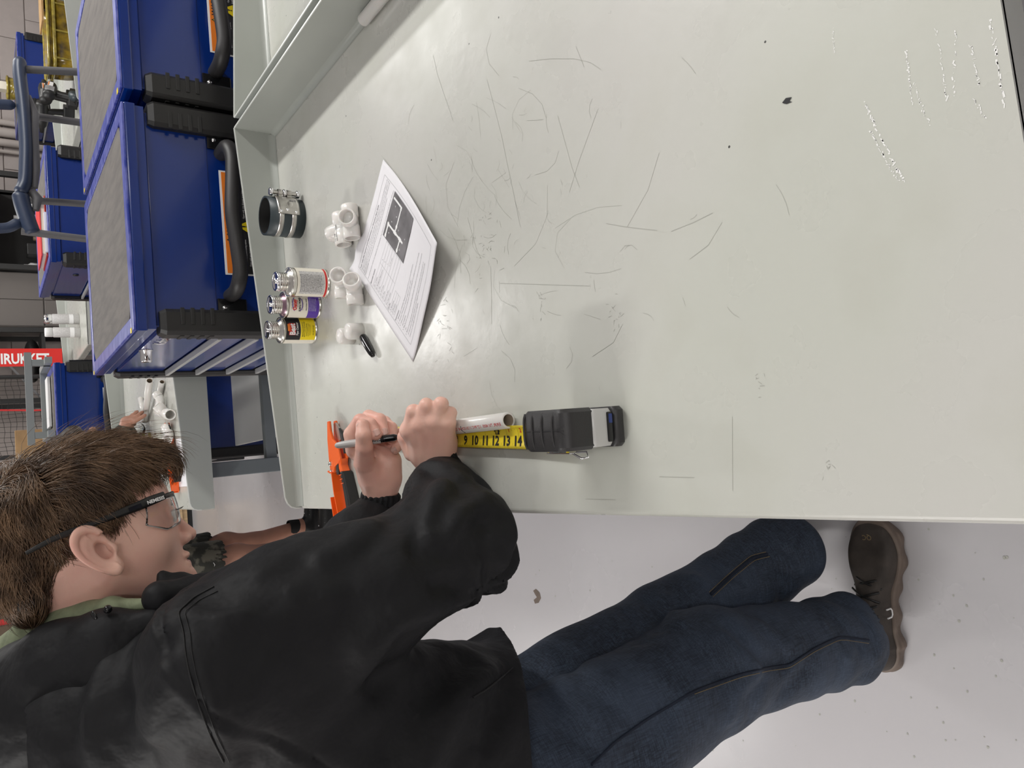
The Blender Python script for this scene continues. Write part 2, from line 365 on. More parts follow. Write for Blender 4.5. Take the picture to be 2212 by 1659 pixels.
# ---------------------------------------------------------------- signed-distance modelling (numpy surface nets)
def smin(a, b, k):
    h = np.clip(0.5+0.5*(b-a)/k, 0, 1); return b*(1-h)+a*h-k*h*(1-h)
def smax(a, b, k): return -smin(-a, -b, k)
def cap(p, a, b, ra, rb=None):
    a = np.asarray(a, np.float32); b = np.asarray(b, np.float32); rb = ra if rb is None else rb
    ba = b-a; pa = p-a; h = np.clip((pa@ba)/max(float(ba@ba), 1e-9), 0, 1)
    return np.sqrt(((pa-h[:, None]*ba)**2).sum(1))-(ra+(rb-ra)*h)
def ell(p, c, r):
    q = (p-np.asarray(c, np.float32))/np.asarray(r, np.float32); k = np.sqrt((q**2).sum(1))
    k2 = np.sqrt((q/np.asarray(r, np.float32)**1)**2).sum(1) if False else np.sqrt(((q/np.asarray(r, np.float32))**2).sum(1))
    return k*(k-1)/np.maximum(k2, 1e-6)
def chain(p, pts, rs, k=0.01):
    d = None
    for i in range(len(pts)-1):
        e = cap(p, pts[i], pts[i+1], rs[i], rs[i+1]); d = e if d is None else (np.minimum(d, e) if k == 0 else smin(d, e, k))
    return d
def wav(p, seed, f, n=5):
    g = np.random.default_rng(seed); o = np.zeros(len(p), np.float32)
    for i in range(n):
        k = g.normal(size=3); k = k/np.linalg.norm(k)*f*(0.6+g.random()*1.1); o += np.sin(p@k.astype(np.float32)+g.random()*6.28)
    return o/n
def sdf_mesh(name, lo, hi, h, fn, m, parent=None, C=4, band=1.0, smooth=True, paint=None):
    lo = np.array(lo, float); hi = np.array(hi, float)
    n = np.ceil((hi-lo)/h/C).astype(int)+1; nf = n*C
    H = h*C
    gx, gy, gz = [np.arange(k) for k in n]
    ctr = np.stack(np.meshgrid(*[lo[i]+(np.arange(n[i])*C+(C-1)/2)*h for i in range(3)], indexing='ij'), -1).reshape(-1, 3).astype(np.float32)
    dc = fn(ctr); near = np.abs(dc) < H*(0.95+band)
    V = np.repeat(np.repeat(np.repeat(dc.reshape(n), C, 0), C, 1), C, 2).astype(np.float32)
    blk = np.argwhere(near.reshape(n))
    off = np.stack(np.meshgrid(*[np.arange(C)]*3, indexing='ij'), -1).reshape(-1, 3)
    idx = (blk[:, None, :]*C+off[None]).reshape(-1, 3)
    pts = (lo+idx*h).astype(np.float32)
    vals = np.concatenate([fn(pts[i:i+400000]) for i in range(0, len(pts), 400000)]) if len(pts) else np.zeros(0)
    V[idx[:, 0], idx[:, 1], idx[:, 2]] = vals
    I = V < 0
    S = I[:-1, :-1, :-1].astype(np.int8)
    cnt = np.zeros(S.shape, np.int8)
    for dx in (0, 1):
        for dy in (0, 1):
            for dz in (0, 1): cnt += I[dx:V.shape[0]-1+dx, dy:V.shape[1]-1+dy, dz:V.shape[2]-1+dz]
    act = np.argwhere((cnt > 0) & (cnt < 8)); ids = -np.ones(cnt.shape, np.int64); ids[act[:, 0], act[:, 1], act[:, 2]] = np.arange(len(act))
    acc = np.zeros((len(act), 3)); num = np.zeros(len(act))
    for ax in range(3):
        oth = [a for a in range(3) if a != ax]
        for s in (0, 1):
            for t in (0, 1):
                o0 = np.zeros(3, int); o0[oth[0]] = s; o0[oth[1]] = t; o1 = o0.copy(); o1[ax] = 1
                A = act+o0; Bq = act+o1; va = V[A[:, 0], A[:, 1], A[:, 2]]; vb = V[Bq[:, 0], Bq[:, 1], Bq[:, 2]]
                c = (va < 0) != (vb < 0); tt = np.where(c, va/np.where(c, va-vb, 1), 0)
                P = o0[None, :].astype(float).repeat(len(act), 0); P[:, ax] = tt
                acc[c] += P[c]; num += c
    verts = lo+(act+acc/np.maximum(num, 1)[:, None])*h
    faces = []
    for ax in range(3):
        a, b = [q for q in range(3) if q != ax]
        sl0 = [slice(None)]*3; sl1 = [slice(None)]*3; sl0[ax] = slice(0, -1); sl1[ax] = slice(1, None)
        X = np.argwhere(I[tuple(sl0)] != I[tuple(sl1)])
        ok = np.ones(len(X), bool)
        for q in (a, b): ok &= (X[:, q] > 0) & (X[:, q] < V.shape[q]-1)
        X = X[ok]
        if not len(X): continue
        def g(da, db):
            Y = X.copy(); Y[:, a] -= da; Y[:, b] -= db; return ids[Y[:, 0], Y[:, 1], Y[:, 2]]
        q = np.stack([g(1, 1), g(0, 1), g(0, 0), g(1, 0)], 1)
        Y1 = X.copy(); Y1[:, ax] += 1
        flip = I[X[:, 0], X[:, 1], X[:, 2]]
        if ax == 1: flip = ~flip
        q[~flip] = q[~flip][:, ::-1]; faces.append(q)
    F = np.concatenate(faces); F = F[(F >= 0).all(1)]
    me = bpy.data.meshes.new(name); me.vertices.add(len(verts)); me.vertices.foreach_set('co', verts.astype(np.float32).ravel())
    me.loops.add(len(F)*4); me.loops.foreach_set('vertex_index', F.ravel().astype(np.int32))
    me.polygons.add(len(F)); me.polygons.foreach_set('loop_start', np.arange(len(F), dtype=np.int32)*4)
    me.update(calc_edges=True)
    o = link_mesh(name, me, parent, m, smooth)
    if paint is not None:
        cen = verts[F].mean(1).astype(np.float32); me.polygons.foreach_set('material_index', paint(cen).astype(np.int32))
    return o
# ================================================================ the room
def st(o): o['kind'] = 'structure'; return o
XL, XR, YN, YF, ZC = -3.6, 4.6, -3.4, 7.4, 3.3
st(boxo('floor', 'floor', None, XL-.2, XR+.2, YN-.2, YF+.2, -0.12, 0))
st(boxo('ceiling', 'ceiling', None, XL-.2, XR+.2, YN-.2, YF+.2, ZC, ZC+.1))
wb = st(boxo('wall_back', 'mortar', None, XL-.2, XR+.2, YF, YF+.15, 0, ZC))
st(boxo('wall_left', 'wall', None, XL-.15, XL, YN, YF, 0, ZC))
st(boxo('wall_right', 'wall', None, XR, XR+.15, YN, YF, 0, ZC))
st(boxo('wall_front', 'wall', None, XL-.2, XR+.2, YN-.15, YN, 0, ZC))
# painted blocks of the back wall, each one a piece (those in view)
bk = B().box(-.197, .197, -.012, .01, -.0965, .0965, b=.004).build('block', 'block', wb)
first = True
for r in range(1, 11):
    z = .1+.2*r
    x = 1.2+(.2 if r % 2 else 0)
    while x < 4.5:
        o = bk if first else bk.copy()
        if not first: COL.objects.link(o)
        o.location = (x, YF, z); first = False; x += .4
for r in range(3, 10):
    for c in range(6):
        o = bk.copy(); COL.objects.link(o); o.location = (-3.3+.4*c+(.2 if r % 2 else 0), YF, .1+.2*r)
# strip lamps on the ceiling
for i, (x, y, sx, sy, pw) in enumerate(LIGHTS):
    t = empty('strip_light', (x, y, ZL), label='long white strip light on the ceiling, %s' % (['left of the front bench', 'right of the front bench', 'at the back left', 'at the back right', 'over the middle of the room', 'behind the photographer', 'behind left', 'behind right'][i]), cat='lamp', group='ceiling strip lights')
    boxo('housing', 'white', t, -sx/2-.03, sx/2+.03, -sy/2-.03, sy/2+.03, .0, .09)
    boxo('hanger', 'steel', t, -.01, .01, -sy/2+.2, -sy/2+.22, .09, ZC-ZL)
    boxo('hanger', 'steel', t, -.01, .01, sy/2-.22, sy/2-.2, .09, ZC-ZL)

# ================================================================ benches
ZT = 0.88
def bench(name, x0, x1, y0, y1, label, mirror=False, near_flange=False, far_flange=True, apron=.04, shelf=False):
    """x0 = open front edge, x1 = back edge; mirror swaps them"""
    t = empty(name, ((x0+x1)/2, (y0+y1)/2, 0), label=label, cat='workbench')
    cx0, cy0 = (x0+x1)/2, (y0+y1)/2
    T = Matrix.Translation((-cx0, -cy0, 0))
    if mirror: T = T @ Matrix.Translation((x0+x1, 0, 0)) @ Matrix.Diagonal((-1, 1, 1, 1))
    def nb(): b = B(); b.T = T; return b
    b = nb(); r = .007
    # top sheet with rolled front edge
    prof = [(x1, ZT), (x0+r, ZT)]+[(x0+r-r*math.sin(a), ZT-r+r*math.cos(a)) for a in np.linspace(.3, math.pi/2, 5)]+[(x0, ZT-apron), (x0+.02, ZT-apron), (x0+.02, ZT-apron+.003), (x0+.003, ZT-apron+.003), (x0+.003, ZT-.006), (x1, ZT-.006)]
    b.prism([(p[0], p[1]) for p in prof], y0, y1, axes=((1, 0, 0), (0, 0, 1), (0, -1, 0)), o=(0, 0, 0)) if False else None
    v = [(p[0], y, p[1]) for y in (y0, y1) for p in prof]; n = len(prof)
    b.add(v, [tuple(range(n)), tuple(range(n, 2*n))[::-1]]+[(i, n+i, n+(i+1) % n, (i+1) % n) for i in range(n)])
    b.box(x0+.004, x1, y0+.0, y0+.004, ZT-apron, ZT-.003); b.box(x0+.004, x1, y1-.004, y1, ZT-apron, ZT-.003)
    b.build('bench_top', 'bench', t)
    # back flange
    hb = .086; b = nb(); b.box(x1, x1+.0025, y0, y1, ZT-apron, ZT+hb)
    b.box(x1-.0005, x1+.003, y0, y1, ZT+hb, ZT+hb+.0016); b.mi[-6:] = [1]*6
    fil = [(x1-.011, ZT+.0004)]+[(x1-.011+.011*math.sin(a), ZT+.011-.011*math.cos(a)) for a in np.linspace(.2, 1.57, 5)]
    b.add([(p[0], y, p[1]) for y in (y0+.003, y1-.003) for p in fil], [(i, i+1, len(fil)+i+1, len(fil)+i) for i in range(len(fil)-1)], True)
    b.build('back_flange', ['flange', 'edge'], t)
    # tapered end flanges with a rounded front corner
    for fl, y in ((near_flange, y0-.003), (far_flange, y1)):
        if not fl: continue
        hf = .030; poly = [(x1+.001, ZT-apron), (x1+.001, ZT+hb)]
        poly += [(x0+.028, ZT+hf+.003), (x0+.016, ZT+hf-.001), (x0+.008, ZT+hf-.008), (x0+.004, ZT+hf-.018), (x0+.003, ZT), (x0+.003, ZT-apron)]
        b = nb(); v = [(p[0], yy, p[1]) for yy in (y, y+.003) for p in poly]; n = len(poly)
        b.add(v, [tuple(range(n))[::-1], tuple(range(n, 2*n))]+[(i, (i+1) % n, n+(i+1) % n, n+i) for i in range(n)])
        for i in range(1, 6):                          # paler rim along the top edge
            p, q = poly[i], poly[i+1]; b.bar((p[0], y+.0015, p[1]+.0004), (q[0], y+.0015, q[1]+.0004), .0042, .0022, up=(0, 1, 0)); b.mi[-6:] = [1]*6
        sgn = -1 if y > y0 else 1
        yy0 = y if y > y0 else y+.003
        fil = [(yy0+sgn*.013, ZT+.0004)]+[(yy0+sgn*(.013-.013*math.sin(a)), ZT+.013-.013*math.cos(a)) for a in np.linspace(.2, 1.57, 6)]
        b.add([(xx, p[0], p[1]) for xx in (x0+.006, x1-.002) for p in fil], [(i, i+1, len(fil)+i+1, len(fil)+i) for i in range(len(fil)-1)], True)
        b.build('end_flange', ['flange', 'edge'], t)
    # legs
    for lx in (x0+.10, x1-.06):
        for ly in (y0+.10, y1-.10):
            b = nb(); b.box(lx, lx+.05, ly-.025, ly+.025, 0.012, ZT-.01, b=.003); b.box(lx-.01, lx+.06, ly-.035, ly+.035, 0, .012)
            b.build('leg', 'legpaint', t)
    for ly in (y0+.10, y1-.10):
        b = nb(); b.box(x0+.15, x1-.06, ly-.016, ly+.016, .60, .635); b.build('cross_rail', 'legpaint', t)
    b = nb(); b.box(x1-.05, x1-.02, y0+.12, y1-.12, .60, .635); b.build('long_rail', 'legpaint', t)
    return t
BX0, BX1, BY0, BY1 = -0.087, 0.766, 0.18, 1.612
b1 = bench('workbench', BX0, BX1, BY0, BY1, 'large grey-green steel workbench in front, with the pipe fittings and paper on it')
bench('workbench', .790, 1.640, .18, 1.606, 'grey steel workbench back to back with the front one, its surface bare', mirror=True)
bench('workbench', -.100, .752, 2.53, 3.95, 'grey steel workbench beyond the front one, with white pipes and tees on it', near_flange=True)
bench('workbench', .90, 1.75, 5.22, 6.35, 'small grey bench far back carrying two spray cans', near_flange=False)
bench('workbench', 2.30, 3.15, 4.82, 6.05, 'pale grey bench at far right holding the amber bin and power tools', near_flange=True)

# scratches: thin raised hairlines in the paint (bent strips lying on the top)
def scratch(b, pts, w, z=ZT+.00025):
    pts = [np.array([p[0], p[1], z]) for p in pts]
    for i in range(len(pts)-1):
        d = pts[i+1]-pts[i]; L = np.linalg.norm(d)
        if L < 1e-5: continue
        u = np.array([-d[1], d[0], 0])/L*w/2
        b.add([pts[i]-u, pts[i]+u, pts[i+1]+u, pts[i+1]-u], [(0, 1, 2, 3)])
b = B(); b.T = Matrix.Translation((-(BX0+BX1)/2, -(BY0+BY1)/2, 0))
def px(l): return [atz(x, y, ZT)[:2] for x, y in l]
for l in ([(936, 120), (945, 160), (958, 200), (972, 240), (979, 262)], [(1052, 172), (1070, 240), (1085, 300), (1094, 345), (1110, 420), (1124, 490)],
          [(1143, 132), (1190, 127), (1240, 127), (1275, 135), (1298, 150)], [(1244, 100), (1262, 145)], [(1310, 483), (1350, 490), (1390, 495), (1420, 498)],
          [(1424, 330), (1400, 410), (1355, 490)], [(1292, 235), (1250, 350), (1230, 415)], [(1205, 250), (1235, 360), (1252, 405)], [(1540, 460), (1500, 480), (1450, 500)],
          [(1060, 575), (1062, 640), (1062, 700)], [(1080, 612), (1180, 615), (1275, 618)], [(1345, 700), (1325, 740), (1280, 770)], [(1425, 1030), (1500, 1032)],
          [(1265, 1078), (1330, 1080)], [(1490, 560), (1530, 530), (1560, 480)], [(1010, 470), (1030, 540), (1040, 560)], [(1582, 900), (1583, 1060)]):
    scratch(b, px(l), .00045)
g = np.random.default_rng(11)
for i in range(120):
    c = np.array([g.normal(1040, 130), g.normal(470, 150)]) if i < 110 else np.array([g.uniform(880, 1900), g.uniform(60, 1050)])
    a = g.normal(1.4, .5) if g.random() < .7 else g.uniform(0, 3.14); L = g.exponential(16)+4; k = g.normal(0, .25)
    pts = [c+np.array([math.cos(a+k*t), math.sin(a+k*t)])*L*t for t in np.linspace(-1, 1, 4)]
    if all(820 < p[0] < 2000 and 40 < p[1] < 1080 for p in pts): scratch(b, px(pts), .0002+.0002*g.random())
for cx_, cy_, n_, s_ in ((962, 690, 26, 22), (1330, 680, 14, 14), (1170, 650, 14, 10), (1790, 1000, 8, 10), (1640, 820, 8, 12), (1050, 520, 30, 26)):
    for i in range(n_):
        c = np.array([g.normal(cx_, s_*.6), g.normal(cy_, s_*1.6)]); a = g.uniform(0, 3.14)
        scratch(b, px([c, c+np.array([math.cos(a), math.sin(a)])*g.uniform(3, 11)]), .0004)
sc = b.build('scratches', 'scratch', b1); sc['kind'] = 'stuff'
b = B(); b.T = Matrix.Translation((-(BX0+BX1)/2, -(BY0+BY1)/2, 0))
def scuff(l, w, n=14, jit=.0012):
    q = px(l); P = []
    for i in range(len(q)-1):
        for t in np.linspace(0, 1, n, endpoint=False): P.append(q[i]*(1-t)+q[i+1]*t)
    for i in range(len(P)-1):
        if g.random() < .8: scratch(b, [P[i]+g.normal(0, jit/2, 2), P[i+1]+g.normal(0, jit/2, 2)], w*(.15+.5*g.random()))
for l, w in (([(1958, 108), (1965, 170), (1971, 230)], .0022), ([(1975, 180), (1990, 230), (2012, 275)], .0016), ([(2022, 60), (2035, 140), (2047, 222)], .0016), ([(2065, 65), (2062, 130), (2060, 215)], .0018),
             ([(2095, 95), (2110, 160), (2117, 190)], .0018), ([(2140, 40), (2155, 130), (2172, 240)], .0025), ([(1865, 215), (1890, 270), (1925, 340), (1957, 400)], .003), ([(1880, 280), (1915, 350), (1945, 395)], .002),
             ([(2105, 215), (2130, 260)], .0015), ([(1800, 60), (1803, 120)], .0012)):
    scuff(l, w)
c_ = atz(1702, 216, ZT)
sc = b.build('metal_scuffs', 'scuff', b1); sc['kind'] = 'stuff'
b = B(); b.T = Matrix.Translation((-(BX0+BX1)/2, -(BY0+BY1)/2, 0))
P = px([(1690, 222), (1698, 212), (1711, 210), (1706, 219), (1712, 220), (1700, 225), (1694, 224)])
b.add([(p[0], p[1], ZT+.0004) for p in P], [tuple(range(len(P)))]); b.build('paint_chip', 'ink', b1)

# ================================================================ tool cabinets
def tool_cabinet(x0, y0, zt, label, w=.51, l=.71, handle=True, warn='warning', detail=2, rim='sheenscuff', top='rubber'):
    """drawer fronts face -x, side panel with push handle faces -y"""
    t = empty('tool_cabinet', (x0, y0, 0), label=label, cat='tool cabinet')
    i = .012
    b = B(); b.box(i, w-i, i, l-i, .14, zt-.045, b=.004)
    b.box(i+.03, w-i-.03, i-.0012, i, zt-.175, zt-.172); b.build('body', 'blue', t)
    boxo('seam', 'ink', t, .05, w-.05, i-.0008, i, zt-.1755, zt-.1735)
    # lid: rim with recessed mat
    b = B(); b.box(0, w, 0, l, zt-.028, zt-.006, b=.003); b.box(.004, w-.004, .004, l-.004, zt-.045, zt-.028)
    lid = b.build('lid', 'blue', t)
    b = B(); b.box(0.001, w-.001, .001, .034, zt-.006, zt, b=.002); b.box(.001, w-.001, l-.034, l-.001, zt-.006, zt, b=.002)
    b.box(.001, .034, .034, l-.034, zt-.006, zt, b=.002); b.box(w-.034, w-.001, .034, l-.034, zt-.006, zt, b=.002)
    b.build('lid_rim', rim, lid)
    b = B(); c = .03; X0, X1, Y0, Y1 = .034, w-.034, .034, l-.034
    b.prism([(X0+c, Y0), (X1-c, Y0), (X1, Y0+c), (X1, Y1-c), (X1-c, Y1), (X0+c, Y1), (X0, Y1-c), (X0, Y0+c)], zt-.006, zt-.002)
    b.build('rubber_mat', top, lid)
    # black corner guards with ribs
    gp = [(0, 0), (.042, 0), (.046, .006), (.046, .014), (.012, .014), (.012, .048), (0, .048), (-.006, .044), (-.008, -.002), (-.002, -.008), (.04, -.006)]
    gp = [(-.010, -.002), (-.002, -.010), (.040, -.010), (.048, -.002), (.048, .013), (.013, .013), (.013, .05), (-.002, .05), (-.010, .042)]
    for sx, sy, ox, oy in ((1, 1, 0, 0), (-1, 1, w, 0), (1, -1, 0, l), (-1, -1, w, l)):
        b = B(); pl = [(ox+sx*p[0], oy+sy*p[1]) for p in gp]; n = len(pl)
        zt0 = zt-.052
        v = [(p[0], p[1], .12) for p in pl]+[(p[0], p[1], zt0-.012) for p in pl]+[(ox+sx*(.004+(p[0]-ox)*sx*.8), oy+sy*(.004+(p[1]-oy)*sy*.8), zt0) for p in pl]
        b.add(v, [tuple(range(n)), tuple(range(2*n, 3*n))]+[(k*n+j, k*n+(j+1) % n, (k+1)*n+(j+1) % n, (k+1)*n+j) for k in (0, 1) for j in range(n)])
        gd = b.build('corner_guard', 'black', t)
        if detail > 1 or sy > 0 or sx > 0:
            for k in range(4):
                z = zt0-.045-.021*k
                for q in (0, 1):
                    b = B()
                    if q == 0: b.box(ox+sx*.012 if sx > 0 else ox+sx*.05, ox+sx*.05 if sx > 0 else ox+sx*.012, oy-sy*.0118 if sy > 0 else oy+.009, oy-sy*.009 if sy > 0 else oy+.0118, z-.0045, z+.0045, b=.002)
                    else: b.box(ox-.0118 if sx > 0 else ox+.009, ox-.009 if sx > 0 else ox+.0118, oy+sy*.004 if sy > 0 else oy+sy*.045, oy+sy*.045 if sy > 0 else oy+sy*.004, z-.0045, z+.0045, b=.002)
                    b.build('grip_rib', 'black', gd)
    # drawers on the -x face
    z = zt-.052
    hs = [.125, .085, .09, .09, .13, .13, .17]
    zz = z
    for k, h in enumerate(hs):
        if zz-h < .15: break
        if k == 0:
            p = boxo('top_panel', 'blue', t, .004, .012, .045, l-.045, zz-h, zz-.004, b=.002)
            zz -= h; continue
        p = boxo('drawer', 'blue', t, .002, .012, .045, l-.045, zz-h+.004, zz-.014, b=.002)
        q = B(); q.box(-.012, .004, .05, l-.05, zz-.016, zz-.006, b=.002); q.build('drawer_pull', 'silver', p)
        zz -= h
    if detail > 1:
        lk = B(); lk.lathe([(0, .030), (.012, .030), (.0135, .027), (.0135, .004), (.0165, .003), (.0165, 0)], (.004, .285, zt-.07), axis=(-1, 0, 0), n=24)
        lk = lk.build('lock', 'chrome', t)
        boxo('key_slot', 'blackgloss', lk, -.0268, -.0258, .2835, .2865, zt-.076, zt-.064)
        b = B(); 
        fn = lambda a, c: (.0015, .19-a, zt-.094+c)
        text_on(b, 'Kobalt', .036, fn, bold=.02); bd = b.build('badge', 'chrome', t); solidify(bd, .006, 1)
        b = B(); b.lathe([(0, .001), (.006, .001), (.006, 0)], (.011, .0, 0), axis=(0, 0, 1), n=10)
        for yy in (.03, l-.03): 
            boxo('corner_badge', 'yellowlabel', lid, -.0006, .010, yy-.007, yy+.007, zt+.0002, zt+.0010)
    else:
        k = B(); k.lathe([(0, .004), (.012, .004), (.013, 0)], (.004, .22, zt-.12), axis=(-1, 0, 0), n=18); k.build('lock', 'black', t)
    # push handle on the -y face
    if handle:
        hz = zt-.212
        pts = [(.085, i, hz+.004), (.085, -.035, hz+.004), (.097, -.060, hz+.004), (.125, -.070, hz), (.19, -.073, hz+.006), (w/2, -.074, hz+.012), (w-.19, -.073, hz+.006), (w-.125, -.070, hz), (w-.097, -.060, hz+.004), (w-.085, -.035, hz+.004), (w-.085, i, hz+.004)]
        q = []
        for a in range(len(pts)-1):
            for s in np.linspace(0, 1, 5, endpoint=False): q.append(np.array(pts[a])*(1-s)+np.array(pts[a+1])*s)
        q.append(np.array(pts[-1])); q = np.array(q)
        for _ in range(3): q[1:-1] = (q[:-2]+2*q[1:-1]+q[2:])/4
        h = B().tube(list(q), .0165, n=16).build('push_handle', 'rubberblack', t)
        for hx in (.055, w-.055):
            br = boxo('handle_bracket', 'blackgloss', h, hx-.022, hx+.022, i-.006, i, hz-.03, hz+.035, b=.002)
            B().lathe([(0, .004), (.004, .004), (.0055, 0)], (hx, i-.006, hz+.02), axis=(0, -1, 0), n=12).build('bolt', 'chrome', h)
    # warning label
    if warn:
        lx0, lx1, lz1, lz0 = .135, .385, zt-.200, zt-.34
        pl = boxo('warning_label', 'white', t, lx0, lx1, i-.0012, i, lz0, lz1, b=.0005)
        boxo('orange_band', 'orange', pl, lx0+.004, lx1-.004, i-.0018, i-.001, lz1-.024, lz1-.005)
        boxo('black_field', 'ink', pl, lx0+.004, lx1-.004, i-.0018, i-.001, lz0+.004, lz1-.026)
        fn = lambda a, c: (a, i-.0022, c)
        b = B(); xm = (lx0+lx1)/2
        text_on(b, 'WARNING', .017, fn, x=xm-.030, y=lz1-.021, bold=.03)
        b.add([fn(xm-.050, lz1-.021), fn(xm-.034, lz1-.021), fn(xm-.042, lz1-.0075)], [(0, 1, 2)]); b.build('lettering', 'ink', pl)
        b = B(); b.add([fn(xm-.047, lz1-.0195), fn(xm-.037, lz1-.0195), fn(xm-.042, lz1-.011)], [(0, 1, 2)])
        for v in b.v: pass
        o_ = b.build('warning_triangle', 'yellowlabel', pl); o_.location.y = -.0004; b = B()
        b.add([fn(xm-.022, lz1-.060), fn(xm+.008, lz1-.060), fn(xm-.007, lz1-.034)], [(0, 1, 2)]); tr = b.build('warning_triangle', 'yellowlabel', pl); tr.location.y = -.0004
        b = B(); fn2 = lambda a, c: (a, i-.0030, c); text_on(b, '!', .018, fn2, x=xm-.0095, y=lz1-.057, bold=.03); b.build('triangle_mark', 'ink', pl)
        b = B(); random.seed(3)
        lines = ['Read and understand all instructions.', 'Do not stand or climb on cabinet.', 'Open only one drawer at a time.', 'Lock drawers before moving cabinet.', 'Do not overload. Do not tow.', 'Use brakes on level ground.']
        for k in range(5):
            text_on(b, lines[k], .0058, fn, x=xm+.012, y=lz1-.034-.009*k, width=.085 if k % 2 else .07)
            text_on(b, lines[5-k], .0058, fn, x=lx0+.022, y=lz1-.034-.009*k, width=.065)
        b.build('small_print', 'white', pl)
        for cx_ in (lx0+.012, lx0+.030, lx1-.020):
            b = B(); n = 20; R = .0085; cz = lz1-.036 if cx_ != lx0+.030 else lz1-.070
            ring = [(cx_+math.cos(2*math.pi*k/n)*r, cz+math.sin(2*math.pi*k/n)*r) for r in (R, R*.8) for k in range(n)]
            b.add([(p[0], i-.0026, p[1]) for p in ring], [(k, (k+1) % n, n+(k+1) % n, n+k) for k in range(n)])
            b.bar((cx_-.006, i-.0026, cz+.006), (cx_+.006, i-.0026, cz-.006), .0004, .0016, up=(0, 1, 0)); s = b.build('prohibition_ring', 'redink', pl)
            b = B(); b.add([(cx_+math.cos(2*math.pi*k/n)*R*.95, i-.0021, cz+math.sin(2*math.pi*k/n)*R*.95) for k in range(n)], [tuple(range(n))]); b.build('ring_ground', 'white', pl)
    B().lathe([(0, .001), (.006, .001), (.006, 0)], (.105, i, zt-.225), axis=(0, -1, 0), n=12).build('panel_hole', 'ink', t)
    # casters
    for cx_, cy_ in ((.07, .08), (w-.07, .08), (.07, l-.08), (w-.07, l-.08)):
        cs = B().cyl((cx_-.018, cy_, .055), (cx_+.018, cy_, .055), .055, n=24).build('caster', 'rubberblack', t)
        b = B(); b.box(cx_-.03, cx_+.03, cy_-.03, cy_+.03, .125, .14); b.box(cx_-.026, cx_-.021, cy_-.02, cy_+.02, .05, .125); b.box(cx_+.021, cx_+.026, cy_-.02, cy_+.02, .05, .125)
        b.build('caster_fork', 'steel', cs)
    return t
tool_cabinet(.328, 1.72, 1.175, 'blue tool cabinet with grey mat top, just behind the front bench, left of the pair')
tool_cabinet(.868, 1.72, 1.175, 'blue tool cabinet with grey mat top, right one of the pair behind the benches')
tool_cabinet(.105, 4.05, 1.152, 'blue tool cabinet far left behind the pipe bench, grey frame standing on it', detail=1)
tool_cabinet(1.005, 3.70, 1.175, 'blue tool cabinet with papers on its top, seen behind the grey tubes', detail=1, w=.53)
tool_cabinet(2.88, 6.22, 1.128, 'blue tool cabinet furthest back at right beside the block wall', detail=1, w=.55, handle=False, warn=None)
tool_cabinet(.16, .17-.72, .80, 'dark blue tool cabinet at the near end of the front bench', detail=1, w=.60, handle=False, warn=None, rim='bluedark', top='bluedark')

# scuffs and specks on the painted floor
fl = [o for o in COL.objects if o.name == 'floor'][0]
b = B(); P = [atz(x, y, 0) for x, y in ((1152, 1276), (1158, 1272), (1166, 1280), (1169, 1292), (1164, 1302), (1156, 1304), (1153, 1296), (1160, 1290), (1156, 1284))]
b.add([(p[0], p[1], .0006) for p in P], [tuple(range(len(P)))]); b.build('floor_scuff', 'sole', fl)
b = B(); g = np.random.default_rng(9)
for i in range(90):
    p = atz(g.uniform(1120, 2200), g.uniform(1140, 1650), 0); r = g.uniform(.0008, .0028)
    b.add([(p[0]+r*math.cos(a)*(1+.4*g.random()), p[1]+r*math.sin(a), .0006) for a in np.linspace(0, 5.2, 6)], [tuple(range(6))])
o = b.build('floor_specks', 'scratch', fl); o['kind'] = 'stuff'
# ================================================================ things on the front bench
def ax_frame(a, b):
    a = np.array(a, float); b = np.array(b, float); return a, b
def socket(bld, c, d, r, L, wall=.0034, n=28):
    """hollow socket: from c along d, open at the end, stepped hub"""
    bld.lathe([(r*.90, 0), (r*.92, L*.25), (r, L*.30), (r, L-.001), (r-.001, L), (r-wall+.0006, L), (r-wall, L-.0008), (r-wall, L*.35), (0, L*.35)], c, n=n, axis=d)
def pvc_tee(loc, run, branch, label, group, hr=.0138, half=.031, bl=.030, printed=False):
    t = empty('pvc_tee', loc, label=label, cat='pipe fitting', group=group)
    run = np.array(run, float); run /= np.linalg.norm(run); br = np.array(branch, float); br -= run*(br@run); br /= np.linalg.norm(br)
    b = B(); socket(b, (0, 0, 0), run, hr, half); socket(b, (0, 0, 0), -run, hr, half); socket(b, (0, 0, 0), br, hr, bl)
    b.sphere((0, 0, 0), hr*.93, 20); b.build('tee_body', 'pvc', t)
    if printed:
        side = np.cross(run, br); up = np.array([0, -.3, 1.0]); up -= run*(up@run); up /= np.linalg.norm(up); w = np.cross(up, run)
        b = B(); fn = lambda a, c: run*a+(up*math.cos(c/hr)+w*math.sin(c/hr))*(hr+.0002)
        text_on(b, '1/2" TEE', .0045, fn, x=-.026, y=.002, bold=.02); text_on(b, 'SCH 40 PVC-I  D2466', .0034, fn, x=-.026, y=-.003, bold=.02)
        b.build('printed_text', 'ink', t)
    return t
zt_ = ZT+.0156
pvc_tee((.431, 1.203, zt_), (1, .04, 0), (-.10, -.80, .62), 'white PVC tee nearest the paper, its branch opening facing the camera', 'PVC fittings on the front bench', hr=.0155)
pvc_tee((.430, 1.245, zt_), (1, .10, 0), (-.15, .9, .35), 'white PVC tee with black print lying behind the other tee', 'PVC fittings on the front bench', hr=.0153, printed=True)
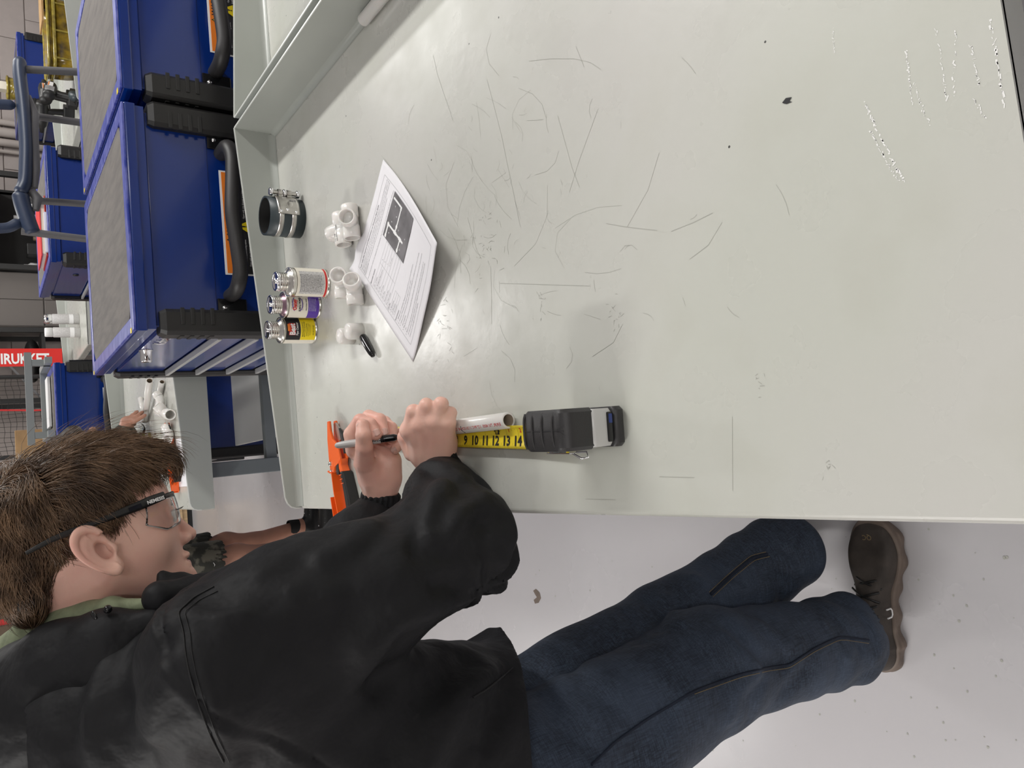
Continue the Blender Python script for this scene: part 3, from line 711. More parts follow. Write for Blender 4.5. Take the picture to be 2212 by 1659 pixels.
def pvc_elbow(loc, d1, d2, label, group, hr=.0156, L=.018, bend=.008):
    t = empty('pvc_elbow', loc, label=label, cat='pipe fitting', group=group)
    d1 = np.array(d1, float); d1 /= np.linalg.norm(d1); d2 = np.array(d2, float); d2 /= np.linalg.norm(d2)
    b = B(); p = [d1*bend*2*(1-s)**2+d2*bend*2*s**2 for s in np.linspace(0, 1, 9)]
    b.tube(p, hr*.93, n=28, cap=False); 
    for d in (d1, d2): b.lathe([(hr*.93, 0), (hr, .002), (hr, L-.001), (hr-.001, L), (hr-.0034, L), (hr-.0038, .003), (0, .003)], d*bend*2, n=28, axis=d)
    b.build('elbow_body', 'pvc', t); return t
pvc_elbow((.312, 1.212, zt_), (-.95, .05, -.02), (.35, -.85, .55), 'white PVC 45 degree elbow beside the paper, nearer of the two elbows', 'PVC fittings on the front bench', bend=.006)
pvc_elbow((.338, 1.258, zt_+.001), (-.98, .1, 0), (.05, -.80, .60), 'white PVC 90 degree elbow just behind the nearer elbow', 'PVC fittings on the front bench')
def pvc_cap(loc, label, r=.0152, h=.029):
    t = empty('pvc_plug', loc, label=label, cat='pipe fitting', group='PVC end caps on the front bench')
    b = B(); b.lathe([(r-.004, 0), (r, 0), (r, h-.005), (r-.0015, h-.0015), (r-.005, h), (0, h+.0008)], n=32); b.build('cap_body', 'pvc', t)
    b = B(); text_on(b, '1/2', .006, lambda a, c: (a, c, h+.0011), center=True, y=-.002); b.build('embossed_mark', 'pvc', t); return t
pvc_cap((.237, 1.232, ZT), 'white PVC end cap standing nearer the black marker cap')
pvc_cap((.235, 1.270, ZT), 'white PVC end cap standing behind the nearer end cap')
# marker cap
a = np.array([.224, 1.212, ZT+.0072]); b_ = np.array([.181, 1.176, ZT+.0068])
t = B().lathe([(.0058, 0), (.0066, .001), (.0070, .004), (.0071, .022), (.0068, .034), (.0058, .045), (.0040, .053), (0, .0555)], a, axis=b_-a, n=24)
tag(t.build('pen_cover', 'blackgloss'), 'glossy black marker top lying by the white end caps', 'pen cap')

# rigid rubber coupling with clamp
t = empty('pipe_coupling', (.529, 1.492, ZT), label='dark grey rubber pipe coupling with steel bands and clamp', cat='pipe coupling')
R_ = .0405; HH = .074
B().lathe([(R_-.005, 0), (R_, 0), (R_, HH), (R_-.004, HH)], n=56).build('rubber_sleeve', 'couple', t)
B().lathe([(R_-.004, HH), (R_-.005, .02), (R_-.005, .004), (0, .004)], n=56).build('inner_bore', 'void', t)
for z0, z1 in ((.020, .030), (.046, .056)):
    b = B(); b.lathe([(R_+.0004, z0), (R_+.0012, z0+.0005), (R_+.0012, z1-.0005), (R_+.0004, z1)], n=56); b.build('steel_band', 'steel', t)
A0 = math.radians(-68)                                            # clamp plate faces the camera side
def cyl_pt(a, z, r=R_+.003): return (r*math.cos(A0+a/R_), r*math.sin(A0+a/R_), z)
b = B(); nu, nv = 12, 8
def plate(u, v):
    a = (u-.5)*.044; z = .015+(v)*.045; e = .006
    return cyl_pt(a, z, R_+.0034)
b.grid(plate, nu, nv); o = b.build('clamp_plate', 'steel', t); solidify(o, .0018, 1)
for a_, z_ in ((-.017, .053), (-.017, .022), (-.014, .040)):
    p = np.array(cyl_pt(a_, z_, R_+.003)); d = p*[1, 1, 0]
    B().lathe([(0, .0035), (.0018, .0033), (.0032, .002), (.0036, 0)], p, axis=d, n=14).build('rivet', 'chrome', t)
p = np.array(cyl_pt(-.002, .034)); B().lathe([(0, .003), (.005, .0028), (.0085, .001), (.009, 0)], p, axis=p*[1, 1, 0], n=24).build('pressed_dome', 'steel', t)
b = B(); text_on(b, 'Kwik', .0075, lambda a, c: cyl_pt(.004+c, .020+a*.9, R_+.0056), bold=.01); b.build('stamped_mark', 'greyink', t)
p = np.array(cyl_pt(.027, 0, R_+.010)); p[2] = 0
bolt = B().cyl(p+[0, 0, .010], p+[0, 0, .068], .0045, n=16).build('clamp_bolt', 'steel', t)
for z, r in ((.066, .0085), (.038, .0080), (.010, .0082)):
    B().lathe([(0, .004), (r*.7, .004), (r, .002), (r, -.002), (r*.7, -.004), (0, -.004)], p+[0, 0, z], n=20).build('bolt_head', 'chrome', bolt)
for z0, z1 in ((.044, .052), (.024, .034)):
    b = B(); b.lathe([(.0066, z0), (.0070, z0+.001), (.0070, z1-.001), (.0066, z1)], p, n=20); q = np.array(cyl_pt(.019, 0)); b.bar((p[0], p[1], (z0+z1)/2), (q[0], q[1], (z0+z1)/2), .004, z1-z0); b.build('band_loop', 'steel', t)

# three small screw-top cans
def can(loc, r, hb, label, rot=0.0, tint='tin'):
    t = empty('solvent_can', loc, rz=rot, label=label, cat='can', group='small screw-top cans on the bench')
    b = B(); b.lathe([(0, .001), (r-.003, .001), (r-.001, 0), (r+.0006, .0012), (r+.0002, .003), (r-.0008, .004), (r-.0008, hb-.004), (r+.0004, hb-.002), (r-.0004, hb), (r-.003, hb-.0018)], n=48); b.build('can_body', 'tin', t)
    b = B(); b.lathe([(r-.003, hb-.0018), (r-.0045, hb+.0005), (.0192, hb+.003), (.0172, hb+.0048)], n=48); b.build('shoulder', tint, t)
    b = B(); pr = [(.0172, hb+.0045)]
    for k in range(3): z = hb+.0065+k*.0042; pr += [(.0168, z), (.0182, z+.0014), (.0168, z+.003)]
    b.lathe(pr, n=36); b.build('threaded_neck', 'tin', t)
    b = B(); z = hb+.0185; b.lathe([(.0165, z), (.0188, z+.0006), (.0190, z+.005), (.0180, z+.0066), (.0155, z+.0062), (.0138, z+.0052), (0, z+.0052)], n=36)
    cp = b.build('screw_cap', 'chrome', t)
    b = B(); b.lathe([(.0042, z+.0052), (.0038, z+.0074), (0, z+.0076)], n=20); b.build('cap_boss', 'chrome', cp); return t
def wrap(bld_items, t, r, rr=.00035): pass
def lab_quad(t, name, m, r, a0, a1, z0, z1, e=0.0, n=20):
    b = B(); b.grid(lambda u, v: ((r+e)*math.cos(a0+(a1-a0)*u), (r+e)*math.sin(a0+(a1-a0)*u), z0+(z1-z0)*v), n, 1); return b.build(name, m, t)
def lab_text(t, items, m, r, am, e=.0006, name='lettering'):
    b = B()
    for s, size, x, z, bold, wd in items:
        text_on(b, s, size, lambda a, c: ((r+e)*math.cos(am+a/r), (r+e)*math.sin(am+a/r), c), x=x, y=z, center=True, bold=bold, width=wd)
    return b.build(name, m, t)
def diam(t, r, am, x, z, w, h, m, e, name):
    b = B(); b.grid(lambda u, v: ((r+e)*math.cos(am+(x+(u-.5)*w)/r), (r+e)*math.sin(am+(x+(u-.5)*w)/r), z+(v-.5)*h), 8, 1); return b.build(name, m, t)
AF = math.radians(-97)
# 1: back label, red stripe
t = can((.361, 1.381, ZT), .0288, .075, 'taller can with pale text label and red base stripe, nearest of three cans')
r = .0284
lb = lab_quad(t, 'paper_label', 'cream', r, AF-1.25, AF+1.45, .0045, .066, .0003, 40)
lab_quad(t, 'red_stripe', 'redink', r, AF-1.22, AF+1.42, .0065, .0105, .0005, 40)
lab_quad(t, 'text_panel', 'greylabel', r, AF-.95, AF+.75, .012, .061, .0005, 30)
lab_text(t, [(s, .0022, -.002, .058-.0031*k, 0, .036) for k, s in enumerate(['DANGER: EXTREMELY FLAMMABLE LIQUID AND VAPOR', 'Vapors may cause flash fire. Use only with', 'adequate ventilation. Keep away from heat,', 'sparks and open flame. Do not take internally.', 'FIRST AID: If swallowed, do not induce vomiting.', 'Call physician immediately. Eye contact:', 'flush with water for 15 minutes.', 'Keep out of reach of children.', 'DIRECTIONS: Square pipe ends and remove burrs.', 'Apply primer to inside of fitting and pipe.', 'Apply liberal coat of cement. Assemble at once.', 'Hold for 30 seconds. NSF pw-dwv', 'Meets ASTM D2564', 'Net 4 fl oz  118 mL'])], 'ink', r, AF-.08, .0008, 'small_print')
# 2: purple primer
t = can((.327, 1.432, ZT), .0262, .072, 'purple and white primer can between the other two cans', tint='purpletin')
r = .0258
lab_quad(t, 'paper_label', 'cream', r, AF-1.3, AF+1.3, .0045, .066, .0003, 40)
lab_quad(t, 'purple_field', 'purple', r, AF-1.28, AF+1.28, .0055, .028, .0005, 40)
lab_text(t, [('Oatey', .0105, -.001, .0520, .045, .022)], 'redink', r, AF, .0010, 'brand_lettering')
lab_text(t, [('PURPLE PRIMER', .0056, 0, .0435, .03, .028), ('NSF LISTED', .0026, 0, .0490, 0, None), ('for PVC and CPVC', .0030, 0, .0385, 0, None), ('INDUSTRIAL GRADE', .0034, 0, .0310, .01, .024), ('4 FL OZ  118 mL', .0026, .0, .0605, .01, None)], 'ink', r, AF, .0009)
b = B()
for sg, zc in ((1, .0545), (-1, .0455)):
    P = []
    for u in np.linspace(-1, 1, 12): P.append((u*.0135, zc+sg*.0062*math.sqrt(max(0, 1-u*u*.9)), ))
    for k in range(11):
        a0, z0 = P[k]; a1, z1 = P[k+1]; w = .0016
        b.add([((r+.0007)*math.cos(AF+a/r), (r+.0007)*math.sin(AF+a/r), z) for a, z in ((a0, z0), (a1, z1), (a1, z1-sg*w), (a0, z0-sg*w))], [(0, 1, 2, 3)])
b.build('purple_swoosh', 'purple', t)
lab_text(t, [(s, .0022, .0, .0245-.003*k, 0, .026) for k, s in enumerate(['DANGER. Extremely flammable.', 'Harmful if inhaled or swallowed.', 'Read precautions on back panel.', 'PELIGRO. Inflamable.', 'Peligroso si se inhala.'])], 'white', r, AF, .0009, 'small_print')
# 3: yellow and black pipe cleaner
t = can((.282, 1.464, ZT), .0268, .071, 'black and yellow pipe cleaner can, furthest left of three cans')
r = .0264
lab_quad(t, 'paper_label', 'cream', r, AF-1.5, AF+1.35, .0045, .066, .0003, 40)
lab_quad(t, 'black_field', 'ink', r, AF-.85, AF+1.3, .036, .0655, .0005, 36)
lab_quad(t, 'yellow_field', 'yellowlabel', r, AF-.85, AF+1.3, .005, .0355, .0005, 36)
diam(t, r, AF, .001, .0530, .024, .0135, 'redink', .0008, 'red_panel')
diam(t, r, AF, .004, .0600, .014, .0050, 'orange', .0009, 'orange_crown')
lab_text(t, [('Best', .0155, .001, .0475, .04, .0225), ('Pipe Cleaner', .0062, .002, .0410, .02, .026)], 'white', r, AF, .0011)
lab_text(t, [('Multi-Purpose Grade 4 oz.', .0034, .001, .0305, .01, .030), ('ABS, PVC & CPVC Pipe and Fittings', .0030, .001, .0268, .01, .032), ('CAUTION: Extremely flammable', .0028, 0, .0225, .01, .026), ('Harmful if swallowed or inhaled', .0024, 0, .0190, 0, .026), ('Read directions on back', .0024, 0, .0160, 0, .022), ('4 FL OZ (118 mL)', .0036, -.001, .0085, .01, .02)], 'ink', r, AF, .0009, 'small_print')

# paper: instruction sheet with a raised corner
TL = np.array([.354, 1.240]); TR = np.array([.499, 1.089]); BL = np.array([.144, 1.065])
PW, PH = .2159, .2794
ex = (TR-TL)/np.linalg.norm(TR-TL); ey = np.array([ex[1], -ex[0]]); 
if (BL-TL)@ey < 0: ey = -ey
def sheet(a, c, e=0.0):
    """a from left 0..PW, c down from the top 0..PH (metres)"""
    u = a/PW; v = c/PH
    z = .0006+.020*max(0, (u*.75+v*.85-.86))**1.4*2.0+.0045*max(0, 1-u*9)*max(0, 1-v*6)*2+.0012*math.sin(u*5+v*3)**2+.006*max(0, 1-v*11)*max(0, math.sin(u*11-.6))*(u < .5)
    p = TL+ex*a+ey*c; sh = .004*max(0, (u+v-1.35))
    p = p-(ex+ey)*sh*.6
    return (p[0], p[1], ZT+z+e)
b = B(); b.grid(lambda u, v: sheet(u*PW, v*PH), 30, 38); paper = b.build('instruction_sheet', 'paper'); solidify(paper, .0002, 1)
tag(paper, 'white printed instruction sheet with a photo of pipes, one corner curling up', 'paper')
def on(e): return lambda a, c: sheet(a, -c, e)
def stroke(b, x0, y0, x1, y1, w, e=.0006, n=10):
    P = [(x0+(x1-x0)*t, y0+(y1-y0)*t) for t in np.linspace(0, 1, n)]; d = np.array([x1-x0, y1-y0]); d = d/np.linalg.norm(d); q = np.array([-d[1], d[0]])*w/2
    for i in range(n-1): b.add([sheet(P[i][0]-q[0], P[i][1]-q[1], e), sheet(P[i][0]+q[0], P[i][1]+q[1], e), sheet(P[i+1][0]+q[0], P[i+1][1]+q[1], e), sheet(P[i+1][0]-q[0], P[i+1][1]-q[1], e)], [(0, 1, 2, 3)])
b = B(); m0 = .018
for q in ((m0, .020, PW-m0, .020), (m0, .020, m0, PH-.022), (PW-m0, .020, PW-m0, PH-.022), (m0, PH-.022, PW-m0, PH-.022)): stroke(b, *q, .0004, n=16)
# two small tables
for k in range(8): stroke(b, .020, .088+.0095*k, .110, .088+.0095*k, .0003)
stroke(b, .110, .088, .110, .1545, .0003); stroke(b, .068, .088, .068, .1545, .0003)
for k in range(4): stroke(b, .020, .163+.007*k, .060, .163+.007*k, .0003)
stroke(b, .060, .163, .060, .184, .0003)
o = b.build('ruled_lines', 'greyink', paper); o['kind'] = 'stuff'
b = B()
T_ = on(.0007)
text_on(b, 'Lab: Use the Layout and Fabrication to Practice Pipe Skills', .0042, T_, x=.020, y=-.028, bold=.02, width=.125)
for k, s in enumerate(['Students will measure and cut PVC pipe in the dimensions given below. Using the following the instructions provided read allowed to the', 'class. Each group will be responsible for the tools and the material they use. Measure twice and cut once for every pipe, and glue only', 'when your teacher has checked the dry fit. This grade also is a test of how well you can follow the order of the steps listed at the', 'bottom of the page. Clean your area and return all the tools to the correct cabinet after you have finished this project.']):
    text_on(b, s, .0036, T_, x=.020, y=-.0345-.0055*k, width=.176 if k < 3 else .150)
text_on(b, 'The drawing below shows the diagram for the assembly. The diagram is not to scale and made with 1/2" PVC pipe.', .0034, T_, x=.020, y=-.0655, width=.172)
text_on(b, 'Materials needed:', .0042, T_, x=.020, y=-.080, bold=.02)
for k, s in enumerate(['(2)  "T" Joint', '(2)  90 degree Elbow joint', '(1)  Cap', '(7)  PVC pipe', 'PVC Glue', 'Measuring tape', 'PVC Pipe cutter']): text_on(b, s, .0038, T_, x=.023, y=-.0945-.0095*k)
for k, s in enumerate(['A', 'B', 'C', '12 1/2" total']): text_on(b, s, .0034, T_, x=.076+.0015*k, y=-.0945-.0095*k)
text_on(b, 'Cut list:', .0042, T_, x=.020, y=-.1605, bold=.02)
for k, s in enumerate(['A  Back piece', 'B  Side piece', 'C  Front piece']): text_on(b, s, .0034, T_, x=.024, y=-.168-.007*k)
text_on(b, 'Instructions:', .0042, T_, x=.020, y=-.193, bold=.02)
for k, s in enumerate(['1.  Gather your materials. Measure and mark PVC to correct dimensions.', '2.  Cut your PVC pipe in sections using your pipe cutter.', '3.  Layout your cut pieces in the basic shape of the diagram to make sure you aren\'t missing', '     any materials.', '4.  Dry fit your cut pieces by loosely fitting them into the joints to make sure you have properly', '     cut.', '5.  Before inserting the pipe sections to the joint make sure you put glue inside the joint or', '     on the correct length pipe shown on your diagram. Make sure to press the pipe into the', '     joint so it is held tight without any wiggling.']):
    text_on(b, s, .0037, T_, x=.022, y=-.199-.0062*k)
text_on(b, '1', .0036, T_, x=PW-.03, y=-(PH-.014))
o = b.build('printed_text', 'greyink', paper); o['kind'] = 'stuff'
# photo on the sheet
fx0, fx1, fy0, fy1 = .112, .193, .070, .163
b = B(); b.grid(lambda u, v: sheet(fx0+(fx1-fx0)*u, fy0+(fy1-fy0)*v, .0009), 14, 14); ph = b.build('printed_photo', 'photo', paper)
b = B()
def pp(x0, y0, x1, y1, w): stroke(b, fx0+x0*(fx1-fx0), fy0+y0*(fy1-fy0), fx0+x1*(fx1-fx0), fy0+y1*(fy1-fy0), w, .0012, 6)
for q in ((.04, .10, .30, .10, .004), (.34, .05, .34, .05001, .001), (.32, .06, .32, .80, .0036), (.88, .04, .88, .42, .0036), (.32, .42, .85, .42, .0036), (.02, .66, .32, .66, .0034), (.26, .10, .36, .10, .006), (.32, .36, .32, .48, .006), (.32, .60, .32, .72, .006), (.04, .66, .10, .66, .006), (.02, .10, .09, .10, .006), (.82, .42, .90, .42, .006), (.42, .42, .48, .42, .006)): pp(*q)
b.build('photo_pipes', 'white', ph)
b = B()
for s, x, y in (('A', .16, .22), ('B', .42, .22), ('B', .60, .34), ('C', .42, .54), ('D', .12, .76), ('A', .42, .86), ('A', .75, .20)): text_on(b, s, .0045, on(.0012), x=fx0+x*(fx1-fx0), y=-(fy0+y*(fy1-fy0)))
b.build('photo_letters', 'white', ph)

# tape measure, blade out
t = empty('tape_measure', (.014, .626, ZT), rz=math.radians(-3.2), label='black and silver tape measure with its yellow blade pulled out', cat='tape measure')
Lc, Wc, Hc = .088, .0445, .083        # length (y), width (x), height
def rsec(y0, y1, z0, z1, r1, r2, r3, r4, n=7):
    P = []
    for cx_, cz_, r, a0 in ((y1-r1, z0+r1, r1, -90), (y1-r2, z1-r2, r2, 0), (y0+r3, z1-r3, r3, 90), (y0+r4, z0+r4, r4, 180)):
        for k in range(n): a = math.radians(a0+90*k/(n-1)); P.append((cx_+r*math.cos(a), cz_+r*math.sin(a)))
    return P
def shell(name, m, P, w, par, ch=.004, crown=0.0):
    b = B(); n = len(P); c = np.mean(P, 0); rows = []
    for x, s in ((-w/2, 1-ch*2.2/.08), (-w/2+ch, 1), (0, 1+crown), (w/2-ch, 1), (w/2, 1-ch*2.2/.08)): rows.append([(x, c[0]+(p[0]-c[0])*s, c[1]+(p[1]-c[1])*s) for p in P])
    b.add([p for r in rows for p in r], [(j*n+i, j*n+(i+1) % n, (j+1)*n+(i+1) % n, (j+1)*n+i) for j in range(4) for i in range(n)]+[tuple(range(n)), tuple(range(4*n, 5*n))[::-1]], True)
    o = b.build(name, m, par); md = o.modifiers.new('e', 'EDGE_SPLIT'); md.split_angle = math.radians(38); return o
shell('case_shell', 'silver', rsec(-Lc/2+.005, Lc/2-.002, .004, Hc-.004, .010, .026, .020, .012), Wc-.004, t)
shell('rubber_grip', 'rubberblack', rsec(-Lc/2+.0045, Lc/2, .040, Hc, .004, .024, .014, .004), Wc, t, crown=.004)
shell('grey_band', 'greyplastic', rsec(-Lc/2+.0025, -Lc/2+.034, .018, .046, .004, .004, .004, .003), Wc-.004, t)
shell('base_bumper', 'rubberblack', rsec(-Lc/2-.002, Lc/2-.012, 0, .017, .004, .006, .006, .010), Wc-.001, t)
for yy in (-.022, -.004, .014, .030):
    P = []
    for x in np.linspace(-Wc/2+.003, Wc/2-.003, 9): 
        z = Hc+.0012-max(0, abs(x)-Wc/2+.009)*.35 - (max(0, yy-.022)**2*20 if yy > .022 else 0); P.append((x, yy+.0015*(1-(x/(Wc/2))**2)*(2 if yy < 0 else 1), z-.0008))
    B().tube(P, .0014, n=8).build('grip_rib', 'rubberblack', t)
boxo('parting_line', 'ink', t, -.0003, .0003, -.038, .026, Hc+.0002, Hc+.0010)
sl = boxo('back_slot', 'blackgloss', t, -Wc/2+.006, Wc/2-.006, -Lc/2+.0005, -Lc/2+.006, .018, .026, b=.002)
boxo('slot_reflection', 'blue', sl, .004, Wc/2-.008, -Lc/2+.0000, -Lc/2+.002, .0195, .0245, b=.0008)  # blue strip painted in for a reflection in the slot
b = B(); b.box(-Wc/2-.0045, -Wc/2-.003, -.012, .028, .030, .056, b=.0005); b.box(-Wc/2-.0045, -Wc/2, .020, .028, .034, .052); cl = b.build('belt_clip', 'chrome', t)
B().tube([(-Wc/2-.004, -.010, .050), (-Wc/2-.010, -.020, .046), (-Wc/2-.009, -.027, .042), (-Wc/2-.003, -.024, .042), (-Wc/2-.003, -.012, .046)], .0012, n=8).build('clip_loop', 'chrome', cl)
# blade (curved strip) with graduations
BW = .0300; inch = .0254
y_mouth = Lc/2-.004; y14 = .767-.626+.002
def zb(y): return .0085 if y > .12 else .0085+.004*(max(0, (.12-y)/.12))
def bl(x, y, e=0.0):
    return (x-.0095+.02*(y-.14), y, zb(y)+.0030*(x/(BW/2))**2*1.0+e)
yend = y14+14*inch
b = B(); b.grid(lambda u, v: bl((u-.5)*BW, y_mouth+(yend-y_mouth)*v), 8, 40); blade = b.build('blade', 'yellow', t); solidify(blade, .00025, 1)
b = B()
for k in range(0, 16*15):
    y = y14+(14+.75-k/16)*inch if False else y14-(k/16-14)*inch
    if y < y_mouth or y > yend: continue
    L = .0030 if k % 2 else .0042
    if k % 4 == 0: L = .0056
    if k % 8 == 0: L = .0070
    if k % 16 == 0: L = BW*.96
    for sgn in ((1, -1) if k % 16 else (1,)):
        x0 = sgn*BW*.49; x1 = x0-sgn*L
        w = .00014
        n = 6 if k % 16 == 0 else 1
        for q in range(n):
            xa = x0+(x1-x0)*q/n; xb = x0+(x1-x0)*(q+1)/n
            b.add([bl(xa, y-w, .0004), bl(xb, y-w, .0004), bl(xb, y+w, .0004), bl(xa, y+w, .0004)], [(0, 1, 2, 3)])
o = b.build('graduations', 'ink', blade); o['kind'] = 'stuff'
for n_ in range(2, 15):
    y = y14-(n_-14)*inch
    b = B(); text_on(b, str(n_), .0175, lambda a, c: bl(-.0005-a*.0+c-.0105, y+.0+a*-1.0, .0006), center=True, bold=.04); 
    # figures read across the blade: baseline runs along -y, tops towards +x
    b.build('numeral', 'ink', blade)
for n_, y in ((1, y14+inch*1), (2, y14)):
    b = B(); text_on(b, str(n_), .0078, lambda a, c: bl(c+.0062, y-.006-a, .0006), center=True, bold=.03); b.build('foot_numeral', 'redink', blade)
b = B(); y = y14+2*inch
for q in ([(-.0075, .0), (.0, .0075), (.0075, .0)], [(-.0048, 0), (-.0048, -.004), (.0048, -.004), (.0048, 0)]):
    b.add([bl(c+.0070, y-.004-a, .0006) for a, c in q], [tuple(range(len(q)))])
b.build('foot_arrow', 'ink', blade)
b = B(); text_on(b, '1F', .0058, lambda a, c: bl(c+.0042, y-.004-a, .0009), center=True, bold=.03); b.build('foot_mark', 'yellow', blade)
b = B(); b.box(-.017, .007, yend-.001, yend+.0025, .0005, .012, b=.0004); b.box(-.016, .006, yend-.018, yend, .0122, .0130); b.build('end_hook', 'steel', blade)

# white pipe held along the blade
pa = np.array([.0355, .783, ZT+.0125]); pb = np.array([.040, 1.075, ZT+.0115])
t = empty('pvc_pipe', tuple(pa), label='white PVC pipe with red print held along the tape blade', cat='pipe')
ax = (pb-pa); Lp = np.linalg.norm(ax); ax /= Lp
B().lathe([(.0080, .0), (.0108, .0), (.0108, Lp), (.0080, Lp)], n=40, axis=ax).build('pipe_wall', 'pvc', t)
B().lathe([(.0081, .0), (.0081, Lp)], n=40, axis=ax).build('pipe_bore', 'pvcin', t)
upv = np.array([-.42, -.1, 1.0]); upv -= ax*(upv@ax); upv /= np.linalg.norm(upv); sv = np.cross(ax, upv)
b = B(); rr = .0110
fnp = lambda a, c: ax*a+(upv*math.cos(c/rr)+sv*math.sin(c/rr))*rr
text_on(b, 'E(R)PL TX14005  1/2" PVC 1120-SCH 40  D1785', .0062, lambda a, c: ax*(a+.004)+(upv*math.cos(c/rr)+sv*math.sin(c/rr))*rr, y=-.002, bold=.01, width=.125)
b.build('red_print', 'redink', t)
b = B(); b.tube([fnp(.100, -.008), fnp(.102, -.002), fnp(.101, .004)], .0006, n=6); b.build('pen_mark', 'ink', t)

# loose pipe at the back flange
a_ = np.array([.7545, 1.095, ZT+.0108]); t = empty('pvc_pipe', tuple(a_), label='short white PVC pipe lying along the back flange of the bench', cat='pipe')
B().lathe([(.0080, .0), (.0107, .0), (.0107, .42), (.0080, .42)], n=36, axis=(-.012, -1, 0)).build('pipe_wall', 'pvc', t)
B().lathe([(.0081, .0), (.0081, .42)], n=36, axis=(-.012, -1, 0)).build('pipe_bore', 'pvcin', t)

# orange ratchet pipe cutter
t = empty('pipe_cutter', (.0, 1.37, ZT), label='orange ratchet pipe cutter with black grip, half under the marker hand', cat='pipe cutter')
def plate_poly(name, m, pts, z0, z1, par, bev=.0015):
    b = B(); b.prism(pts, z0, z1); o = b.build(name, m, par); md = o.modifiers.new('b', 'BEVEL'); md.width = bev; md.segments = 2; md.limit_method = 'ANGLE'; return o
jaw = [(.086, .004), (.086, -.006), (.066, -.008), (.050, -.016), (.042, -.030), (.030, -.040), (.012, -.046), (.004, -.034), (-.002, -.016), (-.014, -.010), (-.016, .006), (.010, .010), (.050, .010)]
plate_poly('jaw', 'cutter', jaw, .004, .009, t); plate_poly('jaw', 'cutter', jaw, .017, .022, t)
plate_poly('blade', 'steel', [(.080, -.008), (.082, -.018), (.070, -.034), (.050, -.040), (.044, -.030), (.056, -.014), (.068, -.009)], .0115, .0140, t, .0004)
plate_poly('blade_carrier', 'black', [(.070, -.034), (.050, -.040), (.030, -.046), (.020, -.050), (.030, -.056), (.055, -.050)], .010, .0155, t, .0008)
h1 = [(-.010, .010), (-.014, -.008), (-.050, -.012), (-.100, -.026), (-.140, -.036), (-.175, -.034), (-.178, -.026), (-.140, -.014), (-.100, -.002), (-.060, .006)]
hd = plate_poly('fixed_handle', 'cutter', h1, .002, .006, t)
for e0, e1 in ((0, 5), (6, 9)):
    b = B()
    for i in range(e0, e1): b.bar((*h1[i], .014), (*h1[i+1], .014), .003, .024)
    b.build('handle_wall', 'cutter', hd)
b = B(); b.prism([(p[0]*.98, p[1]*.9-.001) for p in h1], .0062, .0068); b.build('handle_channel', 'cutterin', hd)
h2 = [(.012, -.044), (.000, -.040), (-.020, -.052), (-.060, -.062), (-.110, -.072), (-.150, -.074), (-.150, -.060), (-.110, -.056), (-.060, -.046), (-.016, -.034), (.004, -.022)]
lv = plate_poly('lever_handle', 'cutter', h2, .004, .019, t)
plate_poly('grip', 'black', [(-.012, -.052), (-.060, -.070), (-.120, -.080), (-.150, -.078), (-.150, -.064), (-.100, -.060), (-.050, -.050), (-.012, -.040)], .001, .023, lv, .003)
for k in range(3):
    x = -.018-.008*k; b = B(); b.tube([(x, -.050-.003*k, .0235), (x-.001, -.040-.003*k, .0235)], .0009, n=6); b.build('grip_line', 'cutter', lv)
for x, y in ((.004, .002), (-.012, .002)):
    B().lathe([(0, .0036), (.0034, .0036), (.0042, .002), (.0042, 0)], (x, y, .0215), n=16).build('rivet', 'steel', t)
boxo('ratchet_pawl', 'black', t, -.018, .004, -.030, -.018, .010, .020, b=.001)
# ================================================================ the boy at the bench
boy = empty('person', (-.42, .93, 0), label='boy in black jacket, jeans and clear safety glasses bending over the front bench', cat='person')
OB = np.array([-.42, .93, 0])
def loc(*P): return [np.asarray(p, float)-OB for p in P]
def L1(p): return np.asarray(p, float)-OB
# head frame: F face direction, U up out of the crown, Lf towards his left ear
th = math.radians(11); HC = L1(atd(210, 1134, .885))
nr = ray(210, 1134); nr = nr/np.linalg.norm(nr)
pj = lambda v: (v-nr*(v@nr))/np.linalg.norm(v-nr*(v@nr))
cd_, cr_ = pj(CD), pj(CR); cr_ = cr_-cd_*(cr_@cd_); cr_ /= np.linalg.norm(cr_)
Fd = (.93*cd_+.37*cr_)*math.cos(th)+math.sin(th)*nr; Fd /= np.linalg.norm(Fd)
Ud = -.37*cd_+.93*cr_; Ud -= Fd*(Ud@Fd); Ud /= np.linalg.norm(Ud); Ld = np.cross(Ud, Fd)
HM = np.array([Fd, Ld, Ud])                       # world -> head rows
hw = lambda f, l, u: HC+Fd*f+Ld*l+Ud*u
def to_head(p): return ((p-HC.astype(np.float32))@HM.T.astype(np.float32))
earT = math.radians(24)
